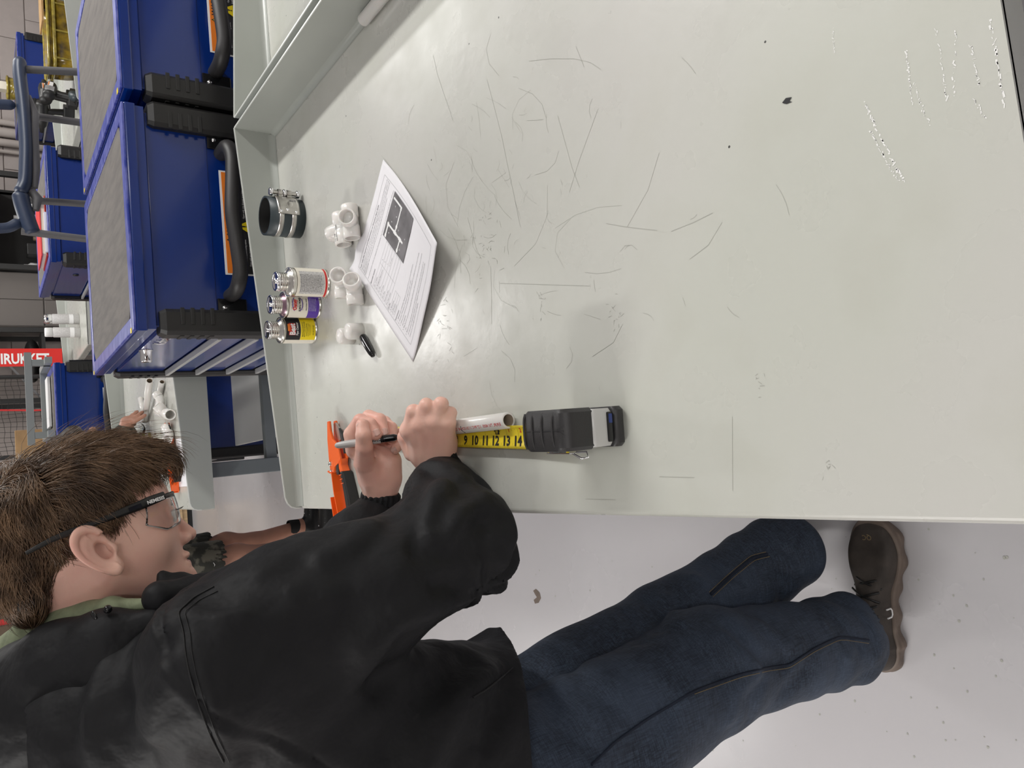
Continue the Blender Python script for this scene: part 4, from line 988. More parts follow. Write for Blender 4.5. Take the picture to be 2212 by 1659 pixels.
def ear(q, s):
    """right ear s=-1, left ear s=1; q in head space"""
    c = np.array([-.024, s*.0735, -.028], np.float32); p = q-c
    ca, sa = math.cos(earT), math.sin(earT)
    a = p[:, 0]*ca+p[:, 2]*sa*1.0; u = -p[:, 0]*sa+p[:, 2]*ca       # a forward, u up along the ear
    a2 = p[:, 0]*ca-0*p[:, 2]
    # ear tilted back: rotate about the lateral axis
    a = p[:, 0]*ca+p[:, 2]*sa; u = -p[:, 0]*sa+p[:, 2]*ca
    o = p[:, 1]*s
    out = o-(-a)*.45                                               # flares out to the back
    r = np.stack([a, out, u], 1)
    # outline: egg, wider at the top
    wv_ = .0175+.0045*np.clip(u/.03, -1, 1)
    e = np.sqrt((a/wv_)**2+(u/.0325)**2)
    d_edge = (e-1)*.019
    slab = np.abs(out-.006)-.0035
    disc = smax(d_edge, slab, .004)
    rim_d = np.sqrt((np.abs(e-.90)*.021)**2+(out-.0118)**2)-.0034
    rim_d = np.where((a > .006) & (u < .012), rim_d+.006, rim_d)
    anti = np.sqrt((np.abs(np.sqrt(((a-.002)/.0115)**2+((u+.002)/.021)**2)-1)*.011)**2+(out-.0085)**2)-.0026
    anti = np.where(a > .004, anti+.004, anti)
    lobe = np.sqrt(((a-.003)/1.1)**2+((out-.004)*1.3)**2+(u+.026)**2)-.0085
    trag = np.sqrt((a-.0145)**2+(out-.006)**2+((u+.008)*.8)**2)-.0055
    d = smin(disc, rim_d, .003); d = smin(d, anti, .003); d = smin(d, lobe, .005); d = smin(d, trag, .003)
    concha = np.sqrt(((a-.006)/.9)**2+((out-.0125)*.62)**2+((u+.004)/1.45)**2)-.0092
    d = smax(d, -concha, .003)
    hole = np.sqrt((a-.009)**2+((u+.010)/1.2)**2)-.0036
    return smax(d, -np.maximum(hole, -(out+.02)), .002)
def headf(p):
    q = to_head(p); y = np.abs(q[:, 1]); qs = np.stack([q[:, 0], y, q[:, 2]], 1)
    d = ell(q, (-.020, 0, .020), (.093, .070, .066))
    d = smin(d, ell(q, (.018, 0, -.005), (.062, .060, .080)), .03)
    d = smin(d, ell(q, (.043, 0, -.052), (.037, .033, .055)), .022)          # muzzle and jaw
    d = smin(d, cap(qs, (-.012, .050, -.060), (.060, .010, -.098), .014, .015), .03)
    d = smin(d, ell(qs, (.036, .036, -.036), (.028, .024, .032)), .020)      # cheeks
    d = smin(d, cap(q, (.071, -.004, -.102), (.071, .004, -.102), .0130), .018) # chin
    d = smin(d, cap(qs, (.066, .010, .010), (.050, .040, .008), .012, .012), .014)  # brow
    d = smax(d, -ell(qs, (.088, .031, -.016), (.018, .017, .011)), .010)     # eye sockets
    # nose
    d = smin(d, chain(q, [(.066, 0, -.002), (.082, 0, -.026), (.0945, 0, -.049)], [.0075, .0072, .0085], .006), .008)
    d = smin(d, ell(qs, (.083, .0105, -.052), (.0100, .0068, .0068)), .005)
    d = smax(d, -ell(qs, (.0885, .0062, -.0585), (.0055, .0032, .0042)), .002)
    # lips and chin groove
    d = smin(d, ell(q, (.0765, 0, -.0715), (.0095, .021, .0062)), .004)
    d = smin(d, ell(q, (.0745, 0, -.0820), (.0095, .019, .0064)), .004)
    d = smax(d, -ell(q, (.0870, 0, -.0768), (.0110, .030, .0011)), .0020)
    d = smax(d, -ell(q, (.0900, 0, -.0655), (.0110, .0035, .006)), .004)
    # lids over the eyeball
    d = smin(d, np.maximum(ell(qs, (.0655, .031, -.015), (.0135, .0140, .0128)), -np.maximum(np.abs(q[:, 2]+.0165)-.0032, .070-q[:, 0])), .0035)
    d = smin(d, ear(q, -1), .006); d = smin(d, ear(q, 1), .006)
    # neck
    nk = cap(p, hw(-.030, 0, -.040), NB, .055, .058); d = smin(d, nk, .028)
    return d
NB = L1(atd(250, 1400, .90))
lo = HC-.19; hi = HC+.19
def paint(c):
    q = to_head(c)
    lip = (((q[:, 0]-.082)/.012)**2+(q[:, 1]/.019)**2+((q[:, 2]+.0772)/.0072)**2) < 1
    return lip.astype(int)
body = sdf_mesh('head', np.minimum(lo, NB-.07), np.maximum(hi, NB+.07), .0017, headf, ['skin', 'lip'], boy, paint=paint)
for s in (-1, 1):
    c = hw(.0685, s*.031, -.0165)
    e = B().sphere(c, .0122, 20).build('eyeball', 'eyewhite', body)
    B().sphere(c+Fd*.0062+Ud*(-.001), .0072, 16).build('iris', 'iris', e)
    b = B()
    for k in range(16):                                                        # lashes
        a = (k/15-.5)*1.9; p0 = c+(Fd*math.cos(a)+Ld*s*math.sin(a)*.9)*.0128+Ud*.0030
        b.tube([p0, p0+(Fd*math.cos(a)+Ld*s*math.sin(a))*.005-Ud*.0005, p0+(Fd*math.cos(a)+Ld*s*math.sin(a))*.008+Ud*.001], [.00025, .0002, .0001], n=4, cap=False)
    o = b.build('eyelashes', 'haircap', body); o['kind'] = 'stuff'
    b = B()
    for k in range(90):
        t_ = rng.random(); u_ = .010+.004*math.sin(t_*3)+rng.normal(0, .0016); f_ = .0735-.018*t_**2; l_ = s*(.012+.032*t_)
        p0 = hw(f_+.0015, l_, u_); b.tube([p0, p0+Fd*.0015+Ld*s*.0045+Ud*.0012], [.00028, .0001], n=3, cap=False)
    o = b.build('eyebrow', 'hair', body); o['kind'] = 'stuff'

# ---- hair: dark under-layer and thousands of strands following the combing
def hairvol(q):
    y = np.abs(q[:, 1]); qs = np.stack([q[:, 0], y, q[:, 2]], 1)
    d = ell(q, (-.026, 0, .022), (.099, .078, .071))
    d = smin(d, ell(q, (.028, 0, .052), (.058, .056, .030)), .03)           # top, brushed forward
    d = smin(d, ell(q, (.080, 0, .042), (.021, .044, .016)), .02)           # fringe
    d = smin(d, ell(q, (-.088, 0, -.034), (.028, .050, .048)), .03)         # nape
    return d
def hairline(q):
    """negative where hair grows"""
    f, y, u = q[:, 0], np.abs(q[:, 1]), q[:, 2]
    side = np.where(f > .020, .036-(u), np.where(f > -.001, -.016-u, np.where(f > -.046, .008-u, np.where(f > -.070, -.050-u, -.080-u))))
    front = f-(.068+.25*np.clip(u-.045, -.05, .0)*0)
    return np.maximum(side, np.where(u < .045, front+.0, f-.095))
def capf(p):
    q = to_head(p); d = hairvol(q)+.0035+.0015*wav(q, 5, 300, 4)
    return smax(d, hairline(q)*.8, .006)
sdf_mesh('hair_underlayer', HC-.17, HC+.17, .0026, capf, 'haircap', boy)
def grow(N, seed, lf=1.0, off=0.0, rad=.00042):
    g = np.random.default_rng(seed)
    # seeds: rejection on the hair volume
    D = g.normal(size=(N*5, 3)); D /= np.linalg.norm(D, axis=1)[:, None]
    P = np.array([-.022, 0, .030])+D*.03
    for _ in range(24):
        d = hairvol(P.astype(np.float32)); P = P-D*(d)[:, None]*(-1)*(-1)*.9
    P = P-D*.006
    ok = hairline(P.astype(np.float32)) < -.0005; P = P[ok][:N]; n = len(P)
    whorl = np.array([-.092, -.020, .074])
    def grad(X):
        e = 1e-3; G = np.stack([hairvol((X+np.eye(3)[i]*e).astype(np.float32))-hairvol((X-np.eye(3)[i]*e).astype(np.float32)) for i in range(3)], 1)
        return G/np.maximum(np.linalg.norm(G, axis=1), 1e-9)[:, None]
    f, y, u = P[:, 0], P[:, 1], P[:, 2]
    top = np.clip((u-.045)/.03, 0, 1); back = np.clip((-f-.06)/.04, 0, 1)
    seg = (.0045+.0050*top+.0015*back)*lf*(0.7+.6*g.random(n))*np.where((f < -.05) & (u < -.02), .62, 1.0)
    clump = np.round(P/.010)*.010; ch = (np.sin(clump@np.array([311., 127., 233.]))*43758.5) % 1.0
    ang = (ch-.5)*.95+(g.random(n)-.5)*.55; lift0 = .22+.25*g.random(n)+.22*top*(ch > .7)
    rows = [P]; X = P.copy(); steps = 7
    for k in range(steps):
        Nn = grad(X); away = X-whorl; dist = np.linalg.norm(away, axis=1); away /= dist[:, None]
        base = away.copy(); t = np.clip(dist/.05, 0, 1)[:, None]
        comb = np.stack([np.where(X[:, 0] > -.05, .9, -.2)*top+np.where(X[:, 0] < -.05, -.25, .25)*(1-top), .25*np.sign(X[:, 1])*(1-top)*0, -.9*(1-top)-.15*top], 1)
        dirv = base*(1-t*.75)+comb*t*.75
        dirv = dirv-Nn*(dirv*Nn).sum(1)[:, None]; dirv /= np.maximum(np.linalg.norm(dirv, axis=1), 1e-6)[:, None]
        side = np.cross(Nn, dirv); dirv = dirv*np.cos(ang)[:, None]+side*np.sin(ang)[:, None]
        lift = lift0*(1-.9*k/steps)-(.10 if k > 3 else 0)+off
        step = dirv+Nn*lift[:, None]; step /= np.linalg.norm(step, axis=1)[:, None]
        X = X+step*seg[:, None]
        d = hairvol(X.astype(np.float32)); pen = np.clip(.0005-d, 0, .01); X = X+grad(X)*(pen*.6)[:, None]
        rows.append(X.copy())
    R = np.stack(rows, 1)                                     # n, steps+1, 3 in head space
    Wd = R@HM+HC
    m_ = steps+1
    tan = np.gradient(Wd, axis=1); tan /= np.maximum(np.linalg.norm(tan, axis=2), 1e-9)[..., None]
    ref = g.normal(size=(n, 1, 3)); A = np.cross(tan, ref); A /= np.linalg.norm(A, axis=2)[..., None]; Bv = np.cross(tan, A)
    taper = np.array([1, 1, 1, .95, .85, .7, .5, .12])[:m_]*rad
    vs = np.stack([Wd+(A*math.cos(a)+Bv*math.sin(a))*taper[None, :, None] for a in (0, 2.094, 4.189)], 2)    # n,m,3,3
    V = vs.reshape(-1, 3); base = (np.arange(n)*m_*3)[:, None, None, None]
    k = np.arange(m_-1)[None, :, None, None]*3
    j = np.arange(3)[None, None, :, None]; q = np.concatenate([base+k+j, base+k+(j+1) % 3, base+k+3+(j+1) % 3, base+k+3+j], 3).reshape(-1, 4)
    return V, q
V1, Q1 = grow(15000, 21); V2, Q2 = grow(500, 22, 1.25, .30, .00026)
V = np.concatenate([V1, V2]); Q = np.concatenate([Q1, Q2+len(V1)])
me = bpy.data.meshes.new('hair'); me.vertices.add(len(V)); me.vertices.foreach_set('co', V.astype(np.float32).ravel()); me.loops.add(len(Q)*4)
me.loops.foreach_set('vertex_index', Q.ravel().astype(np.int32)); me.polygons.add(len(Q)); me.polygons.foreach_set('loop_start', np.arange(len(Q), dtype=np.int32)*4); me.update(calc_edges=True)
hair = link_mesh('hair', me, boy, 'hair', True); hair['kind'] = 'stuff'

# ---- safety glasses
gl = empty('safety_glasses'); gl.parent = boy
def hp(f, l, u): return hw(f, l, u)
frame_u = .004
for s in (-1, 1):
    b = B(); pts = [hp(.064, s*.063, .0075), hp(.046, s*.0700, .0065), (hp(.028, s*.0735, .005)), hp(0, s*.0765, .004), hp(-.030, s*.080, .003), hp(-.060, s*.080, .001), hp(-.085, s*.076, -.004)]
    b.tube(pts, [.0048, .0056, .0052, .0044, .0036, .0030, .0020], n=12, sx=1.0, sz=.42, up=Ld*s); b.build('temple', 'black', gl)
    bb = B(); bb.bar(hp(.020, s*.0768, .0045), hp(.034, s*.0758, .0053), .0012, .0045, up=Ud); bb.build('temple_slot', 'blackgloss', gl)
def lensp(t, v):
    """t -1..1 across, v 0..1 down"""
    a = t*1.30; f = .089-.050*(1-math.cos(t*1.45))/(1-math.cos(1.45)); l = .069*math.sin(a)/math.sin(1.30)
    at = abs(t); top = .0065-.002*at
    hgt = .037-.012*max(0, .22-at)/.22-.014*max(0, at-.72)/.28
    lowcut = .018*max(0, 1-at/.16)
    return hp(f+.004*v*(1-at)-.006*v*v, l, top-v*(hgt-lowcut))
b = B(); b.grid(lambda u, v: lensp(u*2-1, v), 48, 10); ln = b.build('lens', 'lens', gl); solidify(ln, .0016, 0)
b = B(); b.tube([lensp(t, -.04) for t in np.linspace(-1, 1, 41)], .0024, n=8, sx=.7, up=Ud); b.build('brow_bar', 'black', gl)
b = B(); b.tube([lensp(t, 1.0) for t in np.linspace(-.98, .98, 51)], .0007, n=6); b.build('lens_rim', 'greyplastic', gl)
for s in (-1, 1): b = B(); b.tube([hp(.083, s*.004, -.006), hp(.078, s*.009, -.020), hp(.073, s*.013, -.030)], .0020, n=8); b.build('nose_pad', 'blackgloss', gl)
b = B(); text_on(b, 'NEMESIS', .0056, lambda a, c: hp(.040+a*.95, -.0765+a*.12-.0010, .0035+c-a*.0), bold=.03, width=.021); b.build('brand_lettering', 'white', gl)

# ---- jacket
SR = L1(atd(470, 1440, .735)); SL = L1(atd(425, 1375, 1.01)); EL_R = L1(atd(985, 1178, .92)); WR = L1(atd(956, 1018, 1.058)); EL_L = L1(atd(745, 1245, 1.07)); WL = L1(atd(818, 1112, 1.148))
HPc = L1((-.455, .94, .86))
def fold(p):
    w = .5*wav(p, 2, 9, 4)
    a = np.sin(p[:, 2]*34+p[:, 0]*22+4*w)*.5+np.sin(p[:, 1]*30-p[:, 2]*26+3*wav(p, 3, 14, 4))*.5
    return .0040*a+.0060*wav(p, 9, 24, 6)-.0085*np.abs(wav(p, 12, 30, 5))-.0035*np.abs(wav(p, 13, 75, 5))
def surf_at(f, x, y, d0=.55, d1=1.9):
    r = ray(x, y); t = d0; p = None
    for _ in range(90):
        p = O3+r*t-OB; v = float(f(p[None].astype(np.float32))[0])
        if v < .0012: return p
        t += max(v*.8/np.linalg.norm(r), .0008)
        if t > d1: return None
    return p
def polyd(p, P):
    d = None
    for i in range(len(P)-1):
        e = cap(p, P[i], P[i+1], 0.0); d = e if d is None else np.minimum(d, e)
    return d
def make_folds(f, L):
    out = []
    for pts, w, a in L:
        P = [surf_at(f, x, y) for x, y in pts]; P = [q for q in P if q is not None]
        if len(P) > 1: out.append((P, w, a))
    return out
def apply_folds(d, p, F):
    for P, w, a in F:
        lo_ = np.min(P, 0)-3*w; hi_ = np.max(P, 0)+3*w
        m_ = ((p > lo_) & (p < hi_)).all(1)
        if m_.any(): d[m_] = d[m_]-a*np.exp(-(polyd(p[m_], P)/w)**2)
    return d
JF = []
def jacketf(p):
    return apply_folds(jacket0(p), p, JF)
def jacket0(p):
    z = p[:, 2]
    tr = smin(cap(p, SR+[-.02, .06, -.035], HPc+[0, -.05, .0], .090, .128), cap(p, SL+[-.06, -.06, -.035], HPc+[0, .07, .0], .085, .125), .09)
    tr = smin(tr, cap(p, SR+[-.04, .05, -.04], SL+[-.04, -.05, -.02], .085, .07), .07)
    tr = smin(tr, cap(p, L1((-.34, .88, 1.10)), L1((-.36, 1.02, 1.08)), .105, .10), .07)
    tr = smin(tr, cap(p, NB+[-.02, 0, -.04], NB+[-.045, 0, -.08], .060, .08), .05)
    # hem flare and gathered front
    tr = smin(tr, cap(p, L1((-.43, .93, .86)), L1((-.40, .93, .77)), .145, .150), .05)
    ra = smin(cap(p, SR, EL_R*.5+SR*.5, .082, .078), cap(p, EL_R*.5+SR*.5, EL_R, .076, .066), .02)
    ra = smin(ra, cap(p, EL_R, EL_R*.45+WR*.55, .064, .048), .035); ra = smin(ra, cap(p, EL_R*.45+WR*.55, WR, .046, .030), .02)
    tr = smin(tr, chain(p, [L1(atd(290, 1540, .80)), L1(atd(60, 1620, .86))], [.085, .10], .02), .05)
    la = smin(cap(p, SL, EL_L, .062, .052), smin(cap(p, EL_L, EL_L*.4+WL*.6, .054, .046), cap(p, EL_L*.4+WL*.6, WL, .045, .030), .02), .035)
    d = smin(tr, ra, .022); d = smin(d, la, .03)
    # tension folds round the elbow and sleeve
    e = p-EL_R.astype(np.float32); r = np.sqrt((e**2).sum(1)); ang = np.arctan2(e[:, 2], e[:, 1]-e[:, 0])
    elb = np.exp(-(r/.10)**2)*(.0060*np.sin(ang*7+r*20)+.003*np.sin(ang*13+2))
    # armhole seam: ring round the shoulder
    ax_ = (EL_R-SR)/np.linalg.norm(EL_R-SR); ax_ = ax_*.7+np.array([.35, -.45, .10]); ax_ /= np.linalg.norm(ax_)
    pl = (p-(SR+ax_*.010-0*SR).astype(np.float32))@ax_.astype(np.float32)
    dist_arm = np.sqrt(((p-SR.astype(np.float32))**2).sum(1))
    seam = np.where(dist_arm < .17, -.0030*np.exp(-(pl/.0022)**2)+.0022*np.exp(-((pl+.008)/.005)**2), 0)
    d = d+fold(p)-elb-seam
    # drape folds below the armpit
    d = smax(d, (.850-.45*np.clip(p[:, 1]+.03, -.2, .05)-z)*.9-.008*np.sin(p[:, 0]*16+p[:, 1]*11), .006)
    # hollow hem
    inn = smin(cap(p, L1((-.43, .93, .90)), L1((-.40, .93, .70)), .120, .138), cap(p, L1((-.46, .93, .90)), L1((-.45, .93, .70)), .12, .13), .04)
    d = smax(d, -np.maximum(inn, z-(.93)), .004)
    # neck opening
    d = smax(d, -cap(p, NB+[0, 0, -.02], hw(-.03, 0, -.05), .060, .066), .006)
    return d
JF += make_folds(jacket0, [
    ([(390, 1318), (400, 1365), (404, 1410), (414, 1460), (432, 1520), (458, 1590), (490, 1655)], .005, -.0018),
    ([(402, 1318), (412, 1365), (416, 1410), (426, 1460), (445, 1520), (470, 1590), (502, 1655)], .011, .0028),
    ([(1055, 1010), (1010, 1040), (965, 1085), (940, 1130)], .012, -.009), ([(1085, 1060), (1045, 1075), (1000, 1110), (975, 1160)], .013, .008),
    ([(1090, 1120), (1040, 1130), (1000, 1160)], .011, -.008), ([(930, 1010), (900, 1060), (890, 1120), (905, 1165)], .012, -.010), ([(960, 1040), (935, 1090), (925, 1150)], .013, .007),
    ([(1080, 1180), (1020, 1190), (960, 1200), (900, 1190)], .012, -.007), ([(1060, 1250), (1000, 1250), (940, 1270)], .014, -.007),
    ([(1030, 1330), (960, 1350), (880, 1400), (820, 1470)], .020, -.013), ([(1010, 1290), (930, 1310), (860, 1340), (790, 1390)], .020, .009),
    ([(1020, 1420), (960, 1450), (890, 1520), (840, 1610)], .018, -.011), ([(1060, 1450), (1010, 1500), (960, 1570), (930, 1650)], .018, .009),
    ([(470, 1300), (520, 1295), (580, 1300)], .012, -.006), ([(430, 1290), (480, 1270), (550, 1262)], .012, -.006), ([(420, 1330), (470, 1335), (520, 1325)], .010, .006),
    ([(560, 1380), (660, 1360), (760, 1330)], .020, -.006), ([(520, 1460), (620, 1450), (720, 1430)], .024, -.005), ([(600, 1560), (700, 1520), (780, 1470)], .024, .006),
    ([(860, 1240), (800, 1270), (720, 1290)], .018, .006), ([(350, 1400), (300, 1450), (270, 1520)], .014, -.007), ([(370, 1440), (335, 1500), (320, 1580)], .016, .006),
    ([(230, 1370), (190, 1430), (165, 1500), (150, 1600), (148, 1655)], .014, -.012), ([(255, 1380), (215, 1440), (195, 1510), (185, 1600)], .016, .008),
    ([(320, 1300), (300, 1340), (260, 1370)], .010, -.006), ([(860, 1110), (830, 1150), (790, 1190)], .012, -.008), ([(800, 1130), (760, 1170), (700, 1205)], .014, .006),
    ([(640, 1215), (600, 1250), (590, 1300)], .014, -.006), ([(1110, 1450), (1070, 1520), (1050, 1600)], .012, -.008)])
jk = sdf_mesh('jacket', L1((-.66, .60, .72)), L1((.06, 1.26, 1.40)), .0042, jacketf, 'jacket', boy)
def surf_line(f, pts, name, m, par, r=.0011, off=.0006, n=8):
    P = []
    for i in range(len(pts)-1):
        for t in np.linspace(0, 1, n, endpoint=False):
            q = surf_at(f, pts[i][0]*(1-t)+pts[i+1][0]*t, pts[i][1]*(1-t)+pts[i+1][1]*t)
            if q is not None: P.append(q)
    P = np.array(P); ok = np.r_[True, np.linalg.norm(np.diff(P, axis=0), axis=1) < .06]; P = P[ok]
    for _ in range(2): P[1:-1] = (P[:-2]+2*P[1:-1]+P[2:])/4
    return B().tube(list(P-nr*off), r, n=6).build(name, m, par)
surf_line(jacketf, [(462, 1266), (418, 1290), (384, 1322), (396, 1365), (400, 1410), (410, 1460), (428, 1520), (454, 1590), (487, 1656)], 'armhole_seam', 'seam', jk, r=.0008, off=0)
surf_line(jacketf, [(470, 1276), (430, 1296), (398, 1322), (410, 1365), (414, 1410), (424, 1460), (442, 1520), (468, 1590), (500, 1656)], 'armhole_stitch', 'seam', jk, r=.0005, off=0)
surf_line(jacketf, [(1108, 1442), (1085, 1462), (1050, 1490), (1018, 1508)], 'hem_edge', 'seam', jk, r=.0012)
# ribbed elastic cuffs
for nm, W_, E_, r0 in (('r', WR, EL_R, .0290), ('l', WL, EL_L, .0325)):
    ax_ = (W_-E_)/np.linalg.norm(W_-E_)
    if nm == 'r': ax_ = (L1(atd(945, 985, 1.045))-W_); ax_ /= np.linalg.norm(ax_)
    else: ax_ = (L1(atd(822, 1050, 1.145))-W_); ax_ /= np.linalg.norm(ax_)
    u = np.cross(ax_, [0, 0, 1.0]); u /= np.linalg.norm(u); w = np.cross(ax_, u)
    W_ = L1(atd(951, 1004, 1.056)) if nm == 'r' else L1(atd(821, 1092, 1.146))
    b = B(); n = 132; vs = []; zs = np.linspace(-.008, .022, 9)
    for z in zs:
        for k in range(n):
            a = 2*math.pi*k/n; r = r0+.0014*math.sin(k*2*math.pi/6+.5*math.sin(z*200))*(.4+.6*math.sin((z+.008)/.03*math.pi))+.001*math.sin(3*a)
            if z > .021: r -= .003
            if z < -.006: r += .002
            vs.append(W_+ax_*z+(u*math.cos(a)*1.05+w*math.sin(a)*.88)*r)
    b.add(vs, [(i*n+k, i*n+(k+1) % n, (i+1)*n+(k+1) % n, (i+1)*n+k) for i in range(8) for k in range(n)], True)
    o = b.build('elastic_cuff', 'jacket', jk)
# standing collar flap in front of the chin and hood lining behind the neck
def band(name, m, A, w, th, par=None, n=28):
    """cloth band following points A (centre), width vectors w"""
    b = B(); A = [np.array(a, float) for a in A]; w = [np.array(a, float) for a in w]; P = []; Wv = []
    for i in range(len(A)-1):
        for t in np.linspace(0, 1, 7, endpoint=False): P.append(A[i]*(1-t)+A[i+1]*t); Wv.append(w[i]*(1-t)+w[i+1]*t)
    P.append(A[-1]); Wv.append(w[-1]); P = np.array(P); Wv = np.array(Wv)
    for _ in range(4): P[1:-1] = (P[:-2]+2*P[1:-1]+P[2:])/4; Wv[1:-1] = (Wv[:-2]+2*Wv[1:-1]+Wv[2:])/4
    N = len(P)-1
    def fn(u, v):
        x = u*N; i = min(int(x), N-1); t = x-i; c = P[i]*(1-t)+P[i+1]*t; ww = Wv[i]*(1-t)+Wv[i+1]*t
        return c+ww*(v-.5)+np.array([0, 0, 1])*.0012*math.sin(u*40+v*5)
    b.grid(fn, N*2, 10); o = b.build(name, m, par); solidify(o, th, 0); return o
# hood lining: sage roll round the back of the neck
def hoodf(p):
    q = p
    pts = [L1(atd(340, 1300, .800)), L1(atd(240, 1316, .815)), L1(atd(150, 1342, .832)), L1(atd(75, 1376, .856)), L1(atd(10, 1425, .885)), L1(atd(-35, 1470, .905))]
    d = chain(q, pts, [.004, .012, .020, .024, .025, .014], .01)
    return d+.0012*wav(q, 4, 120, 4)
sdf_mesh('hood_lining', L1((-.42, .70, 1.14)), L1((.02, 1.25, 1.62)), .0030, hoodf, 'hood', boy)
def hoodo(p):
    pts = [L1(atd(330, 1335, .785)), L1(atd(230, 1368, .785)), L1(atd(130, 1412, .80)), L1(atd(50, 1465, .84)), L1(atd(-40, 1530, .88))]
    d = chain(p, pts, [.010, .020, .030, .036, .045], .02)
    d = smin(d, chain(p, [L1(atd(240, 1440, .79)), L1(atd(120, 1520, .82)), L1(atd(20, 1600, .85))], [.040, .06, .08], .03), .03)
    return d+.0035*wav(p, 14, 45, 6)-.0035*np.abs(wav(p, 15, 60, 5))
sdf_mesh('hood', L1((-.62, .55, 1.05)), L1((.02, 1.10, 1.62)), .0042, hoodo, 'jacket', boy)
def collarf(p):
    A = [L1(atd(355, 1262, .835)), L1(atd(352, 1245, .84)), L1(atd(388, 1256, .85)), L1(atd(432, 1268, .87)), L1(atd(470, 1275, .88))]
    d = chain(p, [A[0], A[1]], [.010, .005], .004); d = smin(d, chain(p, [A[1], A[2], A[3], A[4]], [.004, .010, .012, .016], .006), .010)
    d = smin(d, chain(p, [L1(atd(345, 1290, .80)), L1(atd(420, 1290, .83)), L1(atd(500, 1275, .86))], [.018, .022, .028], .01), .015)
    return d+.001*wav(p, 8, 90, 4)
sdf_mesh('collar', L1((-.32, .62, 1.10)), L1((.06, 1.10, 1.36)), .0028, collarf, 'jacket', boy)
b = B(); b.tube([L1(atd(200, 1325, .775)), L1(atd(206, 1338, .77)), L1(atd(208, 1348, .772))], [.004, .0045, .003], n=10, sz=.5); b.build('hood_toggle', 'blackgloss', boy)
b = B(); b.sphere(L1(atd(233, 1316, .772)), .0045, 12); b.build('snap_button', 'blackgloss', boy)

# ---- jeans
KR = L1((-.395, .862, .478)); AR = L1((-.425, .828, .130)); HR = L1((-.465, .880, .83))
HL = L1((-.450, 1.01, .83)); KL = L1(aty(1455, 1352, .99)); AL = L1(atz(1692, 1192, .115))
JE = []
def jeansf(p):
    return apply_folds(jeans0(p), p, JE)
def jeans0(p):
    rl = smin(cap(p, HR, KR, .108, .092), cap(p, KR, AR, .090, .076), .03)
    ll = smin(cap(p, HL, KL, .100, .080), cap(p, KL, AL, .080, .074), .03)
    d = np.minimum(smin(rl, cap(p, HR+[0, 0, .05], HL+[0, 0, .05], .11, .10), .04), 9); d = smin(d, ll, .012)
    z = p[:, 2]
    low = np.clip((.42-z)/.25, 0, 1); kn = np.exp(-((z-.46)/.09)**2)
    f = .0050*np.sin(z*70+p[:, 1]*30+2.5*wav(p, 31, 14, 4))*(low*.45+.3*kn)+.0045*wav(p, 32, 22, 6)-.0075*np.abs(wav(p, 33, 32, 5))*(.6+low)
    f += .0035*np.sin(p[:, 0]*50+z*28+3*wav(p, 35, 8, 3))*np.clip((z-.5)/.2, 0, 1)
    d = d+f
    d = smax(d, .062+.02*p[:, 0]*0+.006*np.sin(p[:, 1]*30)-z-.02*np.clip(-(p[:, 0]+.02)/.08, -1, 1)*0, .004)
    d = smax(d, -np.maximum(np.minimum(cap(p, KR, AR+[0, 0, -.1], .082, .068), cap(p, KL, AL+[0, 0, -.1], .07, .066)), z-.12), .003)
    return d
JE += make_folds(jeans0, [
    ([(1575, 1350), (1610, 1385), (1650, 1425), (1695, 1432)], .012, -.010), ([(1560, 1375), (1600, 1415), (1640, 1450)], .014, .007), ([(1640, 1350), (1690, 1390), (1730, 1400)], .014, .006),
    ([(1690, 1540), (1700, 1490), (1740, 1450)], .014, -.007), ([(1620, 1560), (1625, 1510), (1650, 1470)], .013, -.006), ([(1580, 1550), (1590, 1500), (1610, 1470)], .013, .005),
    ([(1800, 1330), (1830, 1360), (1860, 1400)], .010, -.008), ([(1780, 1350), (1800, 1390), (1830, 1420)], .012, .006), ([(1860, 1330), (1880, 1365), (1895, 1400)], .009, -.006),
    ([(1400, 1300), (1415, 1330), (1420, 1360)], .011, -.009), ([(1440, 1290), (1450, 1320), (1470, 1345)], .012, .006), ([(1350, 1320), (1365, 1350), (1385, 1385)], .012, -.006),
    ([(1530, 1215), (1560, 1240), (1600, 1250)], .011, -.008), ([(1500, 1245), (1540, 1270), (1590, 1280)], .012, .006), ([(1620, 1190), (1650, 1230), (1700, 1260)], .012, -.008), ([(1680, 1140), (1690, 1180), (1730, 1220)], .010, -.007),
    ([(1230, 1440), (1260, 1490), (1330, 1520)], .016, -.007), ([(1170, 1500), (1200, 1560), (1260, 1600)], .018, -.006), ([(1450, 1600), (1460, 1540), (1500, 1500)], .018, .005), ([(1500, 1400), (1540, 1430), (1560, 1480)], .018, -.006)])
je = sdf_mesh('jeans', L1((-.64, .66, .03)), L1((-.14, 1.20, .98)), .0048, jeansf, 'denim', boy)
# seams: outer felled seam on the near leg, inner on the far leg, hems
def on_surface(f, p, d, it=40):
    p = np.array(p, float); d = np.array(d, float); d /= np.linalg.norm(d); t = .115
    for _ in range(it):
        v = float(f((p+d*t)[None].astype(np.float32))[0])
        if v < .0004: break
        t -= v*.8
        if t < .02: t = .02; break
    return p+d*t
def seam_line(f, A, dr, n, name, m, par, r=.0016, off=.0):
    P = [on_surface(f, np.array(A[0])*(1-t)+np.array(A[1])*t, dr) for t in np.linspace(0, 1, n)]
    P = np.array(P)
    for _ in range(2): P[1:-1] = (P[:-2]+2*P[1:-1]+P[2:])/4
    return B().tube(list(P+np.array(dr)/np.linalg.norm(dr)*off), r, n=6).build(name, m, par)
oseam = [(1278, 1652), (1330, 1602), (1400, 1552), (1500, 1492), (1600, 1456), (1660, 1442), (1705, 1436), (1760, 1400), (1815, 1374), (1885, 1384)]
